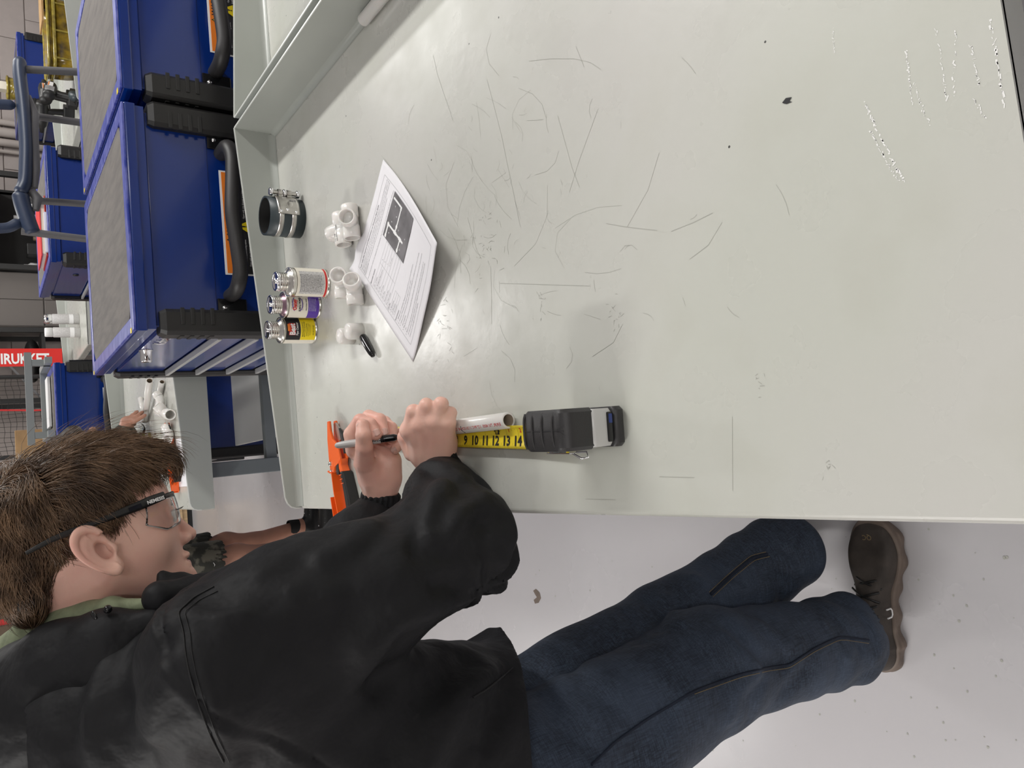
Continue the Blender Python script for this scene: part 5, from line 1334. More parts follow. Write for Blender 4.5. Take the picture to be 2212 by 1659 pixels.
surf_line(jeansf, oseam, 'outer_seam', 'denimdark', je, r=.0019, off=.0004)
surf_line(jeansf, [(x, y+7) for x, y in oseam[3:]], 'outer_stitch', 'thread', je, r=.0005, off=.0006)
iseam = [(1535, 1284), (1580, 1242), (1625, 1205), (1662, 1196)]
surf_line(jeansf, iseam, 'inner_seam', 'denimdark', je, r=.0030, off=.0006)
for dx, dy in ((-4, -5), (4, 5)): surf_line(jeansf, [(x+dx, y+dy) for x, y in iseam], 'inner_stitch', 'thread', je, r=.0006, off=.0012)
for c, r, nm in ((AR, .083, 'r'), (AL, .081, 'l')):
    for zz, mm, rr in ((-.045, 'thread', .0009), (-.060, 'denimdark', .0030)):
        P = []
        for k in range(48):
            a = 2*math.pi*k/48; d = np.array([math.cos(a), math.sin(a), 0]); P.append(on_surface(jeansf, c+[0, 0, zz], d)+d*.0004)
        P = np.array(P)
        B().tube(list(P), rr, n=6, closed=True).build('hem_stitch' if mm == 'thread' else 'hem', mm, je)

# ---- shoes
def shoe(name, heel, toe, par):
    heel = np.array(heel, float); toe = np.array(toe, float); d = (toe-heel); Ls = np.linalg.norm(d); d /= Ls; s = np.array([-d[1], d[0], 0])
    R = np.array([d, s, [0, 0, 1]])
    def loc_(p): return (p-heel.astype(np.float32))@R.T.astype(np.float32)
    def foot(q):   # distance to the sole outline in plan
        a = smin(np.sqrt(((q[:, 0]-.045)/1.0)**2+(q[:, 1]/.95)**2)-.040, np.sqrt(((q[:, 0]-Ls+.075)/1.45)**2+(q[:, 1]/1.0)**2)-.052, .02)
        return smin(a, np.abs(q[:, 1])-.034+np.clip(np.abs(q[:, 0]-.14)-.08, 0, 1)*1.2, .02)
    def solef(p):
        q = loc_(p); z = q[:, 2]; return smax(foot(q)-.003*np.sin(q[:, 0]*120)*(z < .02), np.maximum(z-.030-.10*np.clip(q[:, 0]-Ls+.06, 0, 1)-.04*np.clip(.05-q[:, 0], 0, 1), .001-z), .006)
    def upf(p):
        q = loc_(p); x = q[:, 0]/Ls; z = q[:, 2]
        top = np.interp(x, [0, .12, .30, .42, .60, .80, .93, 1.0], [.098, .104, .100, .088, .066, .052, .042, .030])
        taper = .004+.020*np.clip((z-.03)/.07, 0, 1)**1.3
        return smax(foot(q)+taper+.0008*wav(q, 3, 160, 4), np.maximum(z-top, .022-z), .016)
    t = empty(name); t.parent = par
    lo = np.minimum(heel, toe)-.07; hi = np.maximum(heel, toe)+.07; lo[2] = -.008; hi[2] = .125
    sdf_mesh('sole', lo, hi, .0028, solef, 'sole', t); up = sdf_mesh('upper', lo, hi, .0026, upf, 'shoe', t)
    for k in range(4):
        x = .115+.024*k; zt = float(np.interp(x/Ls, [.30, .42, .60, .80], [.101, .089, .067, .053]))+.001
        for sg in (1, -1):
            P = [heel+d*(x+sg*.010*u)+s*(u*.027)+np.array([0, 0, zt-.010*u*u]) for u in np.linspace(-1, 1, 7)]
            B().tube(P, .0024, n=6, sz=.6).build('lace', 'black', t)
    return t
def L2(p): return np.array(p, float)-OB
shoe('shoe', L2((-.515, .826, 0)), L2((-.205, .800, 0)), boy)
shoe('shoe', L2((-.345, .962, 0)), L2((-.055, 1.055, 0)), boy)

for nm_, hl_, dd_ in (('toe', (-.250, .805), 0),):
    b = B(); text_on(b, 'QC', .014, lambda a, c: L2((-.238-c, .790+a*.9, .0525))+np.array([0, 0, .006]), bold=.01); b.build('toe_mark', 'thread', boy)
b = B(); P = [L2((-.392+x, .7745, .050+z)) for x, z in ((0, .018), (0, .004), (.004, 0), (.012, 0), (.016, .004), (.016, .018))]; b.tube(P, .0016, n=6); b.build('side_logo', 'white', boy)
# ---- hands, continuous with wrist and forearm
def handf_factory(segs, palm, k=.006, kp=.012):
    def f(p):
        d = None
        for pts, rs in palm:
            e = chain(p, pts, rs, .01); d = e if d is None else smin(d, e, kp)
        for pts, rs in segs:
            d = smin(d, chain(p, pts, rs, .003), k)
        return d
    return f
def pd(x, y, d): return L1(atd(x, y, d))
# right hand: back up, fingers curled down over pipe and blade
wr = pd(948, 1010, 1.062)
K = [pd(884, 930, 1.030), pd(909, 916, 1.020), pd(938, 910, 1.016), pd(966, 914, 1.018)]
palm = [([wr+(pd(955, 1080, 1.07)-wr)*1.0, wr], [.026, .0255])]
for kk, r in zip(K, (.0135, .0130, .0125, .0120)): palm.append(([wr*.75+kk*.25, kk], [.019, r]))
palm.append(([pd(915, 975, 1.055), pd(955, 950, 1.05)], [.022, .020]))
segs = [([K[0], pd(893, 889, 1.020), pd(897, 896, 1.050), pd(905, 915, 1.068)], [.0115, .0098, .0088, .0078]),
        ([K[1], pd(921, 876, 1.012), pd(924, 884, 1.045), pd(927, 902, 1.066)], [.0118, .0100, .0090, .0080]),
        ([K[2], pd(953, 873, 1.010), pd(954, 884, 1.042), pd(952, 902, 1.064)], [.0115, .0098, .0088, .0078]),
        ([K[3], pd(974, 892, 1.022), pd(972, 902, 1.048), pd(968, 915, 1.062)], [.0105, .0082, .0076, .0070]),
        ([pd(893, 975, 1.065), pd(876, 945, 1.060), pd(884, 925, 1.078), pd(896, 915, 1.085)], [.015, .0115, .0100, .0085])]
fr = handf_factory(segs, palm, .0045, .014)
rh = sdf_mesh('hand', np.min([s for q in (segs, palm) for ps, _ in q for s in ps], 0)-.035, np.max([s for q in (segs, palm) for ps, _ in q for s in ps], 0)+.035, .0013, lambda p: fr(p)+.0003*wav(p, 6, 300, 3), 'skin', boy)
# left hand: palm towards us, marker gripped by thumb and fingers
wl = pd(822, 1050, 1.140)
palm = [([pd(822, 1110, 1.15), wl], [.024, .0245]), ([wl, pd(795, 985, 1.128)], [.022, .016]), ([wl, pd(820, 985, 1.138)], [.022, .016]), ([wl, pd(842, 992, 1.142)], [.021, .0145]),
        ([pd(800, 1030, 1.125), pd(786, 1000, 1.110)], [.019, .0150]), ([pd(845, 1030, 1.135), pd(846, 1000, 1.135)], [.016, .014]), ([pd(768, 972, 1.125), pd(800, 975, 1.140)], [.0125, .013])]
segs = [([pd(787, 1000, 1.108), pd(787, 966, 1.088), pd(785, 940, 1.080), pd(783, 918, 1.086)], [.0150, .0125, .0112, .0098]),     # thumb
        ([pd(764, 972, 1.120), pd(758, 938, 1.112), pd(778, 908, 1.108), pd(800, 916, 1.098), pd(813, 940, 1.092)], [.0125, .0105, .0098, .0090, .0082]),   # index
        ([pd(790, 965, 1.145), pd(797, 900, 1.128), pd(820, 907, 1.116), pd(829, 936, 1.106)], [.0115, .0102, .0098, .0086]),   # middle
        ([pd(815, 968, 1.150), pd(830, 912, 1.140), pd(845, 925, 1.128), pd(846, 948, 1.118)], [.0115, .0098, .0092, .0084]),   # ring
        ([pd(842, 975, 1.150), pd(862, 938, 1.145), pd(866, 958, 1.132), pd(853, 971, 1.120)], [.0105, .0086, .0080, .0074])]   # little
fl = handf_factory(segs, palm, .0035, .013)
crease = [([pd(800, 962, 1.112), pd(806, 985, 1.114), pd(800, 1008, 1.112)], [.0015]*3)]
lh = sdf_mesh('hand', np.min([s for q in (segs, palm) for ps, _ in q for s in ps], 0)-.035, np.max([s for q in (segs, palm) for ps, _ in q for s in ps], 0)+.035, .0012,
              lambda p: smax(fl(p), -chain(p, *crease[0], .002), .004)+.0003*wav(p, 6, 300, 3), 'skin', boy)
def nail(c, d, up, par, r=(.0062, .0052)):
    c = np.array(c); d = np.array(d, float); d /= np.linalg.norm(d); up = np.array(up, float); up -= d*(up@d); up /= np.linalg.norm(up); s = np.cross(d, up)
    b = B(); b.grid(lambda u, v: c+d*(v-.5)*2*r[0]*math.sqrt(max(.05, 1-((u-.5)*1.6)**2))+s*(u-.5)*2*r[1]-up*(((u-.5)*2)**2*.0022), 8, 6); o = b.build('fingernail', 'nail', par); solidify(o, .0006, 1)
tc = -CF
nail(pd(781, 921, 1.086)+tc*.0098, pd(781, 910, 1.09)-pd(784, 930, 1.086), tc+.15*CR, lh)
nail(pd(815, 938, 1.092)+tc*.0075+CR*.003, pd(818, 950, 1.09)-pd(808, 928, 1.093), tc+.5*CR, lh, (.0055, .0048))
nail(pd(832, 936, 1.106)+tc*.0078+CR*.003, pd(833, 950, 1.105)-pd(830, 928, 1.108), tc+.5*CR, lh, (.0055, .0048))
nail(pd(852, 971, 1.120)+tc*.0070, pd(846, 974, 1.12)-pd(858, 968, 1.12), tc, lh, (.0045, .0040))

# marker in the hand (a thing of its own)
m0 = atd(723, 963, 1.098); m1 = atd(866, 943, 1.095); dm = (m1-m0); Lm = np.linalg.norm(dm)
t = empty('marker_pen', tuple(m0), label='grey barrelled felt marker with black grip held in the left hand', cat='marker')
B().lathe([(0, 0), (.0022, .0006), (.0040, .003), (.0050, .008), (.0056, .018), (.0058, .060), (.0060, Lm*.68), (.0056, Lm*.70)], axis=dm, n=28).build('barrel', 'greyplastic', t)
B().lathe([(.0052, Lm*.695), (.0053, Lm*.90), (.0040, Lm*.93), (.0026, Lm*.96), (.0018, Lm*1.02), (.0006, Lm*1.06), (0, Lm*1.06)], axis=dm, n=28).build('grip_section', 'blackgloss', t)
dn = dm/Lm; su = tc-dn*(tc@dn); su /= np.linalg.norm(su); sw = np.cross(su, dn)
b = B(); text_on(b, 'Sharpie', .0085, lambda a, c: dn*(.052+a)-(su*math.cos((c-.002)/.006)-sw*0)*-.0063+np.cross(dn, su)*(c-.002), bold=.02); b.build('barrel_lettering', 'ink', t)
# ================================================================ things on the bench behind
def pipe(a, b_, label, r=.0107, group=None):
    a = np.array(a, float); d = np.array(b_, float)-a; L = np.linalg.norm(d); t = empty('pvc_pipe', tuple(a), label=label, cat='pipe', group=group)
    B().lathe([(r-.0027, 0), (r, 0), (r, L), (r-.0027, L)], n=28, axis=d).build('pipe_wall', 'pvc', t)
    B().lathe([(r-.0026, .0005), (r-.0026, L-.0005)], n=28, axis=d).build('pipe_bore', 'pvcin', t); return t
zb_ = ZT+.0112
G3 = 'cut PVC pipes on the bench behind'
pipe((.392, 3.080, zb_+.022), (.262, 3.36, zb_), 'long white pipe on the pipe bench, its open end uppermost, beside the clear cup', r=.0125, group=G3)
pipe((.372, 2.965, zb_), (.300, 3.075, zb_), 'white pipe built in place of a reflection by the end flange, beside the tee', group=G3)  # solid pipe standing in for a mirror image inside the flange
pipe((.362, 3.430, zb_), (.288, 3.365, zb_), 'short white pipe on the pipe bench farthest from the end flange', group=G3)
pvc_tee((.250, 2.905, ZT+.0195), (.16, 1, 0), (.75, -.15, .65), 'large white PVC tee on the bench behind', 'PVC fittings on the bench behind', hr=.019, half=.095, bl=.040)
pvc_elbow((.170, 2.860, ZT+.0165), (.55, .80, .1), (-.45, -.80, .35), 'white PVC elbow beside the orange cutter on the bench behind', 'PVC fittings on the bench behind', hr=.0165, L=.030, bend=.010)
pvc_elbow((.300, 2.965, ZT+.0165), (-.6, .6, .2), (.7, .4, .3), 'white PVC elbow tucked behind the large tee', 'PVC fittings on the bench behind', hr=.0160, L=.02, bend=.010)
src = [o for o in COL.objects if o.name == 'pipe_cutter'][0]
c2 = copy_tree(src); c2.location = (.130, 2.90, ZT); c2.rotation_euler = (0, 0, math.radians(12)); c2['label'] = 'orange pipe cutter on the bench behind, beyond the boy\'s fringe'
src['label'] = 'orange ratchet pipe cutter with black grip, half under the marker hand'
t = tag(boxo('note_sheet', 'paper', None, -.02, .15, 2.62, 2.84, ZT+.0006, ZT+.0012), 'white sheet of paper at the front corner of the bench behind', 'paper')
# clear cup and a small green can
a = np.array([.262, 3.42, ZT+.034]); d = np.array([-.35, -.75, .12])
t = tag(B().lathe([(.026, 0), (.030, .085), (.0325, .088), (.0325, .091), (.029, .091), (.025, .002), (0, .002)], a, axis=d, n=32).build('plastic_cup', 'clear'), 'clear plastic cup on its side by the second person\'s hand', 'cup')
t = empty('small_can', (.185, 3.33, ZT), label='small green and white can beside the clear cup', cat='can')
B().lathe([(0, 0), (.024, 0), (.025, .003), (.025, .055), (.023, .058), (0, .058)], n=28).build('can_body', 'green', t); B().lathe([(.0253, .010), (.0253, .022)], n=28).build('label_band', 'white', t); B().lathe([(.0255, .034), (.0255, .042)], n=28).build('label_band', 'white', t)

# grey frame standing on the far left cabinet
zc = 1.152; t = empty('tube_frame', (.46, 4.2, zc), label='grey square-tube steel frame standing on the far left cabinet', cat='steel frame')
fx = -.0; 
def fbar(name, p, q, w=.030): return B().bar(np.array(p)-[.46, 4.2, zc], np.array(q)-[.46, 4.2, zc], w, w).build(name, 'greytube', t)
fbar('top_bar', (.685, 4.20, 1.246), (.240, 4.20, 1.246)); fbar('leg', (.635, 4.20, 1.232), (.635, 4.20, 1.154)); fbar('leg', (.285, 4.20, 1.232), (.285, 4.20, 1.154))
fbar('foot_bar', (.635, 4.10, 1.168), (.635, 4.50, 1.168)); fbar('foot_bar', (.285, 4.10, 1.168), (.285, 4.50, 1.168)); fbar('rear_bar', (.62, 4.48, 1.168), (.30, 4.48, 1.168))
boxo('tube_hole', 'ink', t, .2255, .2265, -.010, .010, 1.236-zc, 1.256-zc)
tag(boxo('white_tray', 'white', None, .33, .58, 4.28, 4.42, 1.153, 1.166, b=.003), 'white tray lying under the grey frame on the far left cabinet', 'tray')
tag(boxo('plywood_board', 'ply', None, .19, .36, 4.80, 4.82, 0.0, 1.29, b=.002), 'piece of plywood standing upright behind the second person', 'board')

# papers and binder on the middle far cabinet
zc = 1.1755
t = empty('binder', (1.18, 3.86, zc), rz=.06, label='red and grey binder lying on the middle far cabinet', cat='binder')
boxo('back_cover', 'redink', t, -.14, .14, -.10, .12, 0, .004); boxo('pages', 'cream', t, -.13, .135, -.095, .115, .004, .020); boxo('front_cover', 'redink', t, -.14, .14, -.10, .12, .020, .024); boxo('clip', 'black', t, .09, .12, -.115, -.08, .018, .034, b=.002)
tag(boxo('paper_stack', 'paper', None, 1.06, 1.24, 3.735, 3.755, zc, zc+.009), 'thin white paper stack at the near edge of the middle far cabinet', 'paper')

# two spray cans
for x, y, r, cp, lb in ((1.138, 5.60, .033, 'chrome', 'spray can with a chrome cap on the small far bench'), (1.045, 5.58, .033, 'white', 'spray can with a white cap on the small far bench')):
    t = empty('spray_can', (x, y, ZT), label=lb, cat='spray can', group='spray cans on the far bench')
    B().lathe([(0, 0), (r-.002, 0), (r, .003), (r, .150), (r-.002, .153), (r*.8, .160), (0, .160)], n=32).build('can_body', 'greylabel', t)
    B().lathe([(r*.72, .156), (r*.92, .158), (r*.92, .194), (r*.84, .200), (0, .200)], n=32).build('cap_top', cp, t)
    B().lathe([(r+.0006, .035), (r+.0006, .060)], n=32).build('label_band', 'white', t)

# amber bin on the far right bench
t = empty('storage_bin', (2.82, 5.12, ZT), rz=math.radians(-4), label='translucent amber plastic bin with a rolled rim on the far right bench', cat='bin')
def rrect(w, d, r, n=6): 
    P = []
    for sx, sy, a0 in ((1, 1, 0), (-1, 1, 90), (-1, -1, 180), (1, -1, 270)):
        for k in range(n): a = math.radians(a0+90*k/(n-1)); P.append((sx*(w/2-r)+r*math.cos(a), sy*(d/2-r)+r*math.sin(a)))
    return P
def shellb(name, m, lv, par, th=.004):
    b = B(); rows = []; 
    for w, d, r, z in lv: rows.append([(p[0], p[1], z) for p in rrect(w, d, r)])
    n = len(rows[0]); b.add([p for q in rows for p in q], [(i*n+k, i*n+(k+1) % n, (i+1)*n+(k+1) % n, (i+1)*n+k) for i in range(len(rows)-1) for k in range(n)]+[tuple(range(n))], True)
    o = b.build(name, m, par); solidify(o, th, -1); return o
shellb('bin_shell', 'amber', [(.40, .24, .03, 0), (.415, .255, .035, .035), (.425, .262, .035, .115)], t)
for z, e in ((.118, .014), (.150, .016)):
    P = [(p[0], p[1], z) for p in rrect(.435+e, .272+e, .045)]; B().tube(P, .010 if z < .14 else .008, n=8, closed=True).build('rolled_rim', 'amberrim', t)
shellb('bin_collar', 'amber', [(.428, .265, .04, .118), (.44, .275, .04, .150)], t, .003)
for k in (0, 2, 4):
    b = B(); b.bar((-.17+.085*k, -.131, .008), (-.17+.085*k, -.134, .108), .010, .006, up=(0, 1, 0)); b.build('wall_rib', 'amberrim', t)
b = B(); b.box(-.26, -.02, -.10, .10, .165, .175); o = b.build('lid_board', 'ply', t); o.location = (.32, 0, 0)

# power tools
def powertool(loc, rz, label, s=1.0, ry=0.0):
    t = empty('power_tool', loc, rz=rz, label=label, cat='power tool', group='black power tools on the far bench'); t.rotation_euler = (0, ry, rz)
    B().lathe([(0, -.09), (.030, -.088), (.036, -.07), (.036, .03), (.030, .06), (.016, .08), (.012, .11), (0, .112)], (0, 0, .16*s), axis=(1, 0, 0), n=20).build('motor_housing', 'black', t)
    B().tube([(-.02, 0, .15*s), (-.035, 0, .10*s), (-.04, 0, .05*s)], [.022, .019, .022], n=12).build('handle', 'black', t)
    boxo('battery', 'black', t, -.085, .015, -.036, .036, .0, .055*s, b=.006)
    b = B()
    for k in range(6): b.box(-.075+.009*k, -.071+.009*k, -.0375, -.030, .135*s, .185*s)
    o = b.build('vent_slots', 'silver', t); o['kind'] = 'stuff'
    st_ = boxo('sticker', 'white', t, -.02, .035, -.0375, -.035, .145*s, .175*s, b=.001); boxo('sticker_band', 'orange', st_, -.018, .033, -.0380, -.0374, .167*s, .173*s)
    return t
powertool((2.47, 5.13, ZT), .5, 'black drill standing nearest the amber bin', 1.05)
powertool((2.41, 4.99, ZT), .7, 'black driver leaning beside the drill', .95, ry=.15)
powertool((2.40, 5.32, ZT), 2.4, 'black power tool behind the leaning driver', 1.1)
t = empty('goggles', (2.36, 4.885, ZT), rz=1.0, label='dark grey goggles at the end of the far right bench', cat='goggles')
sdf_mesh('goggle_body', (-.07, -.05, -.005), (.07, .05, .08), .004, lambda p: smax(ell(p, (0, 0, .035), (.062, .036, .034)), -ell(p, (0, -.03, .035), (.05, .03, .025)), .006), 'couple', t); B().tube([(-.055, .01, .035), (-.03, .045, .035), (.03, .045, .035), (.055, .01, .035)], .004, n=8).build('strap', 'black', t)
t = empty('plastic_tub', (3.06, 6.40, 1.13), label='yellow ringed tub on the furthest cabinet with a white box in it', cat='tub')
B().tube([(.085*math.cos(a), .085*math.sin(a), .06) for a in np.linspace(0, 2*math.pi, 28, endpoint=False)], .008, n=8, closed=True).build('rim', 'amberrim', t)
B().lathe([(.075, 0), (.083, .058), (.080, .058), (.072, .003), (0, .003)], n=28).build('tub_wall', 'amberrim', t)
tag(boxo('small_box', 'cream', None, 3.03, 3.09, 6.36, 6.42, 1.135, 1.245, b=.002), 'small pale box standing in the yellow tub', 'box')

# tall tubular step frame with navy rail
YL = 2.75; t = empty('step_ladder', (1.13, YL, 0), label='grey tubular step ladder with moulded navy plastic top rail, behind the cabinets', cat='ladder')
lt = lambda x, z, y=YL: (x-1.13, y-YL, z)
for x0, z0, x1, nm in ((1.388, 1.300, 1.62, 'a'), (1.278, 1.292, 1.30, 'b'), (.981, 1.305, 1.03, 'c'), (.842, 1.318, .76, 'd')):
    dy = .0 if nm in 'ad' else .10
    B().tube([lt(x0, z0, YL+dy), lt(x0+(x1-x0)*.25, .95, YL+dy), lt(x1, .02, YL+dy*2+(.0 if nm in 'ad' else .25))], .0135, n=14, sx=1.15, sz=.85).build('leg_tube', 'tube', t)
def railp(P, w, h, name, m): 
    P = np.array(P, float); Q = []
    for i in range(len(P)-1):
        for s in np.linspace(0, 1, 6, endpoint=False): Q.append(P[i]*(1-s)+P[i+1]*s)
    Q.append(P[-1]); Q = np.array(Q)
    for _ in range(3): Q[1:-1] = (Q[:-2]+2*Q[1:-1]+Q[2:])/4
    rr = np.full(len(Q), 1.0); rr[0] = .35; rr[1] = .8; rr[-1] = .7
    return B().tube(list(Q), [r*w for r in rr], n=18, sx=1.0, sz=h/w, up=(0, 0, 1)).build(name, m, t)
rail = railp([lt(1.425, 1.300), lt(1.38, 1.304), lt(1.25, 1.296), lt(1.12, 1.294), lt(1.00, 1.302), lt(.965, 1.318)], .034, .0195, 'top_rail', 'navy')
railp([lt(.975, 1.318), lt(.93, 1.312), lt(.87, 1.298), lt(.835, 1.288)], .026, .024, 'end_moulding', 'navy')
b = B(); P = [lt(1.30, 1.283), lt(1.24, 1.268), lt(1.17, 1.274), lt(1.05, 1.272), lt(.99, 1.276), lt(.92, 1.282), lt(.90, 1.272), lt(.95, 1.266)]; b.tube(P[:5], [.010, .016, .018, .016, .010], n=10, sz=.9).build('under_bracket', 'tube', t)
B().tube([lt(.98, 1.286), lt(.955, 1.270), lt(.915, 1.276)], [.012, .016, .010], n=10).build('under_bracket', 'tube', t)
lp = [lt(1.262, 1.318), lt(1.256, 1.36), lt(1.250, 1.40), lt(1.23, 1.425), lt(.86, 1.425), lt(.842, 1.40), lt(.850, 1.350), lt(.872, 1.322)]
railp(lp, .017, .016, 'hand_loop', 'navy')
for z in (.35, .70): boxo('step', 'tube', t, -.26, .34, -.03, .16, z, z+.03, b=.004)

# ================================================================ back of the room
for x, r in ((3.02, .032), (3.11, .040), (3.20, .026), (2.94, .016)):
    o = B().cyl((x, YF-.05, .0), (x, YF-.05, ZC), r, n=18).build('trim_1' if x == 3.02 else 'trim_%d' % (2+[3.11, 3.20, 2.94].index(x)), 'pipe'); o['kind'] = 'structure'
# black shelf unit with oddments
t = empty('shelf_unit', (2.14, 6.95, 0), label='black steel shelf unit crowded with dark tools against the back wall', cat='shelf unit')
for x in (-.37, .37):
    for y in (-.22, .22): boxo('upright', 'shelf', t, x-.02, x+.02, y-.02, y+.02, 0, 2.0)
for z in (.15, .60, .93, 1.28, 1.62, 1.98): boxo('shelf_board', 'shelf', t, -.37, .37, -.22, .22, z, z+.03)
boxo('rear_sheet', 'shelf', t, -.37, .37, .20, .205, .1, 2.0)
g = np.random.default_rng(5)
names = [('bottle', 'silver'), ('case', 'black'), ('bottle', 'white'), ('tin', 'tin'), ('case', 'couple'), ('roll', 'brownsteel')]
for zi, z in enumerate((.96, 1.31)):
    for k in range(7):
        nm, m = names[(k*5+zi*2+int(g.integers(3))) % 6]; x = 2.14-.31+.10*k; y = 6.86+g.uniform(-.06, .06); h = g.uniform(.08, .22)
        pos = ('%s from the left' % ['first', 'second', 'third', 'fourth', 'fifth', 'sixth', 'seventh'][k])
        if nm == 'case': o = boxo('tool_case', m, None, x-.045, x+.045, y-.06, y+.06, z, z+h, b=.006); cat = 'case'
        else: rr = g.uniform(.022, .036); o = B().lathe([(0, 0), (rr, 0), (rr, h*.7), (rr*.45, h*.82), (rr*.45, h), (0, h)], (x, y, z), n=16).build('bottle' if nm == 'bottle' else ('round_tin' if nm == 'tin' else 'cord_roll'), m); cat = {'bottle': 'bottle', 'tin': 'tin', 'roll': 'roll'}[nm]
        tag(o, '%s %s on the %s shelf of the black unit, %s' % ({'silver': 'grey', 'black': 'black', 'white': 'white', 'tin': 'metal', 'couple': 'dark grey', 'brownsteel': 'brown'}[m], {'case': 'case', 'bottle': 'bottle', 'tin': 'tin', 'roll': 'roll'}[nm], ['lower', 'upper'][zi], pos), cat, 'oddments on the black shelf unit')
# grey lockers
t = empty('locker', (1.56, 7.06, 0), label='dull grey steel locker cabinet between the shelf units', cat='locker')
boxo('locker_body', 'locker', t, -.24, .19, -.25, .3, 0, 1.95, b=.004)
for x0, x1 in ((-.235, -.03), (-.025, .185)):
    for z0, z1 in ((.1, .99), (1.0, 1.9)):
        dr = boxo('locker_door', 'locker', t, x0, x1, -.262, -.25, z0, z1, b=.003); boxo('handle', 'black', dr, x1-.03, x1-.015, -.27, -.262, z1-.28, z1-.18)
t = empty('shelf_unit', (1.01, 6.95, 0), label='open black frame shelf left of the grey locker with dark bags on it', cat='shelf unit')
for x in (-.28, .27):
    for y in (-.2, .2): boxo('upright', 'shelf', t, x-.018, x+.018, y-.018, y+.018, 0, 1.9)
for z in (.5, 1.0, 1.5): boxo('shelf_board', 'shelf', t, -.28, .27, -.2, .2, z, z+.025)
B().bar((-.26, -.21, 1.05), (.27, -.21, 1.45), .015, .015).build('diagonal_brace', 'tube', t)
tag(sdf_mesh('duffel_bag', (.86, 6.75, 1.02), (1.26, 7.1, 1.28), .008, lambda p: ell(p, (1.06, 6.92, 1.085), (.17, .13, .060))+.006*wav(p, 3, 30, 5), 'black', None), 'slumped black bag on the open frame shelf', 'bag')
# red banner with white letters, hung on end
t = empty('banner', (.955, 6.05, 0), label='red banner hung on end with large white letters', cat='banner')
boxo('banner_cloth', 'red', t, -.062, .062, -.002, .002, .95, 1.62)
b = B(); text_on(b, 'GIRUKKET', .098, lambda a, c: (-.042+c*1.0, -.0035, 1.365-a), bold=.03, width=.335); b.build('banner_letters', 'white', t)
# netting with a red rope, stretched on a frame
t = empty('sports_net', (.58, 5.75, 0), label='black sports net with a red rope through it behind the far left cabinet', cat='net')
for x in (-.32, .20): B().cyl((x, 0, 0), (x, 0, 2.0), .014, n=12).build('net_post', 'shelf', t)
b = B()
for k in range(-4, 46):
    z = .5+.035*k
    b.tube([(-.31+.051*i, .02*math.sin(i*1.3+k), z+.006*math.sin(i*2+k)+.03*i*.1) for i in range(11)], .0012, n=4, cap=False)
for k in range(18):
    x = -.31+.030*k
    b.tube([(x+.005*math.sin(j+k), .02*math.sin(x*20+j), .4+.12*j) for j in range(14)], .0012, n=4, cap=False)
o = b.build('net_mesh', 'net', t); o['kind'] = 'stuff'
B().tube([(-.02+.008*math.sin(j*.8), -.012, .45+.1*j) for j in range(16)], .006, n=8).build('red_rope', 'redink', t)
# pale wooden cabinet low on the left, and a brown rack
t = empty('wooden_cabinet', (-.68, 6.95, 0), label='pale wood cabinet standing low against the back wall', cat='cabinet')
boxo('cabinet_body', 'wood', t, -.45, .45, -.18, .3, .04, .86, b=.003)
for k in range(3): boxo('door', 'wood', t, -.44+.297*k, -.15+.297*k, -.195, -.18, .08, .84, b=.003)
boxo('plinth', 'ink', t, -.45, .45, -.17, .3, 0, .04)
t = empty('pallet_rack', (-1.0, 5.2, 0), label='brown steel rack standing far behind the boy\'s shoulder', cat='rack')
for x in (-.45, .30):
    for y in (-.25, .25): boxo('rack_post', 'brownsteel', t, x-.025, x+.025, y-.025, y+.025, 0, 2.2)
for z in (.6, 1.33, 1.9):
    for y in (-.25, .25): boxo('rack_beam', 'brownsteel', t, -.45, .30, y-.015, y+.015, z, z+.05)
    boxo('rack_deck', 'brownsteel', t, -.45, .30, -.24, .24, z+.03, z+.04)
o = boxo('rack_strap', 'redink', t, .33, .36, -.26, -.25, 1.28, 1.6)
boxo('lower_shelf', 'greyplastic', [o for o in COL.objects if o.name == 'workbench.002'][0], -.18, .37, -.62, .55, .405, .42, b=.003)

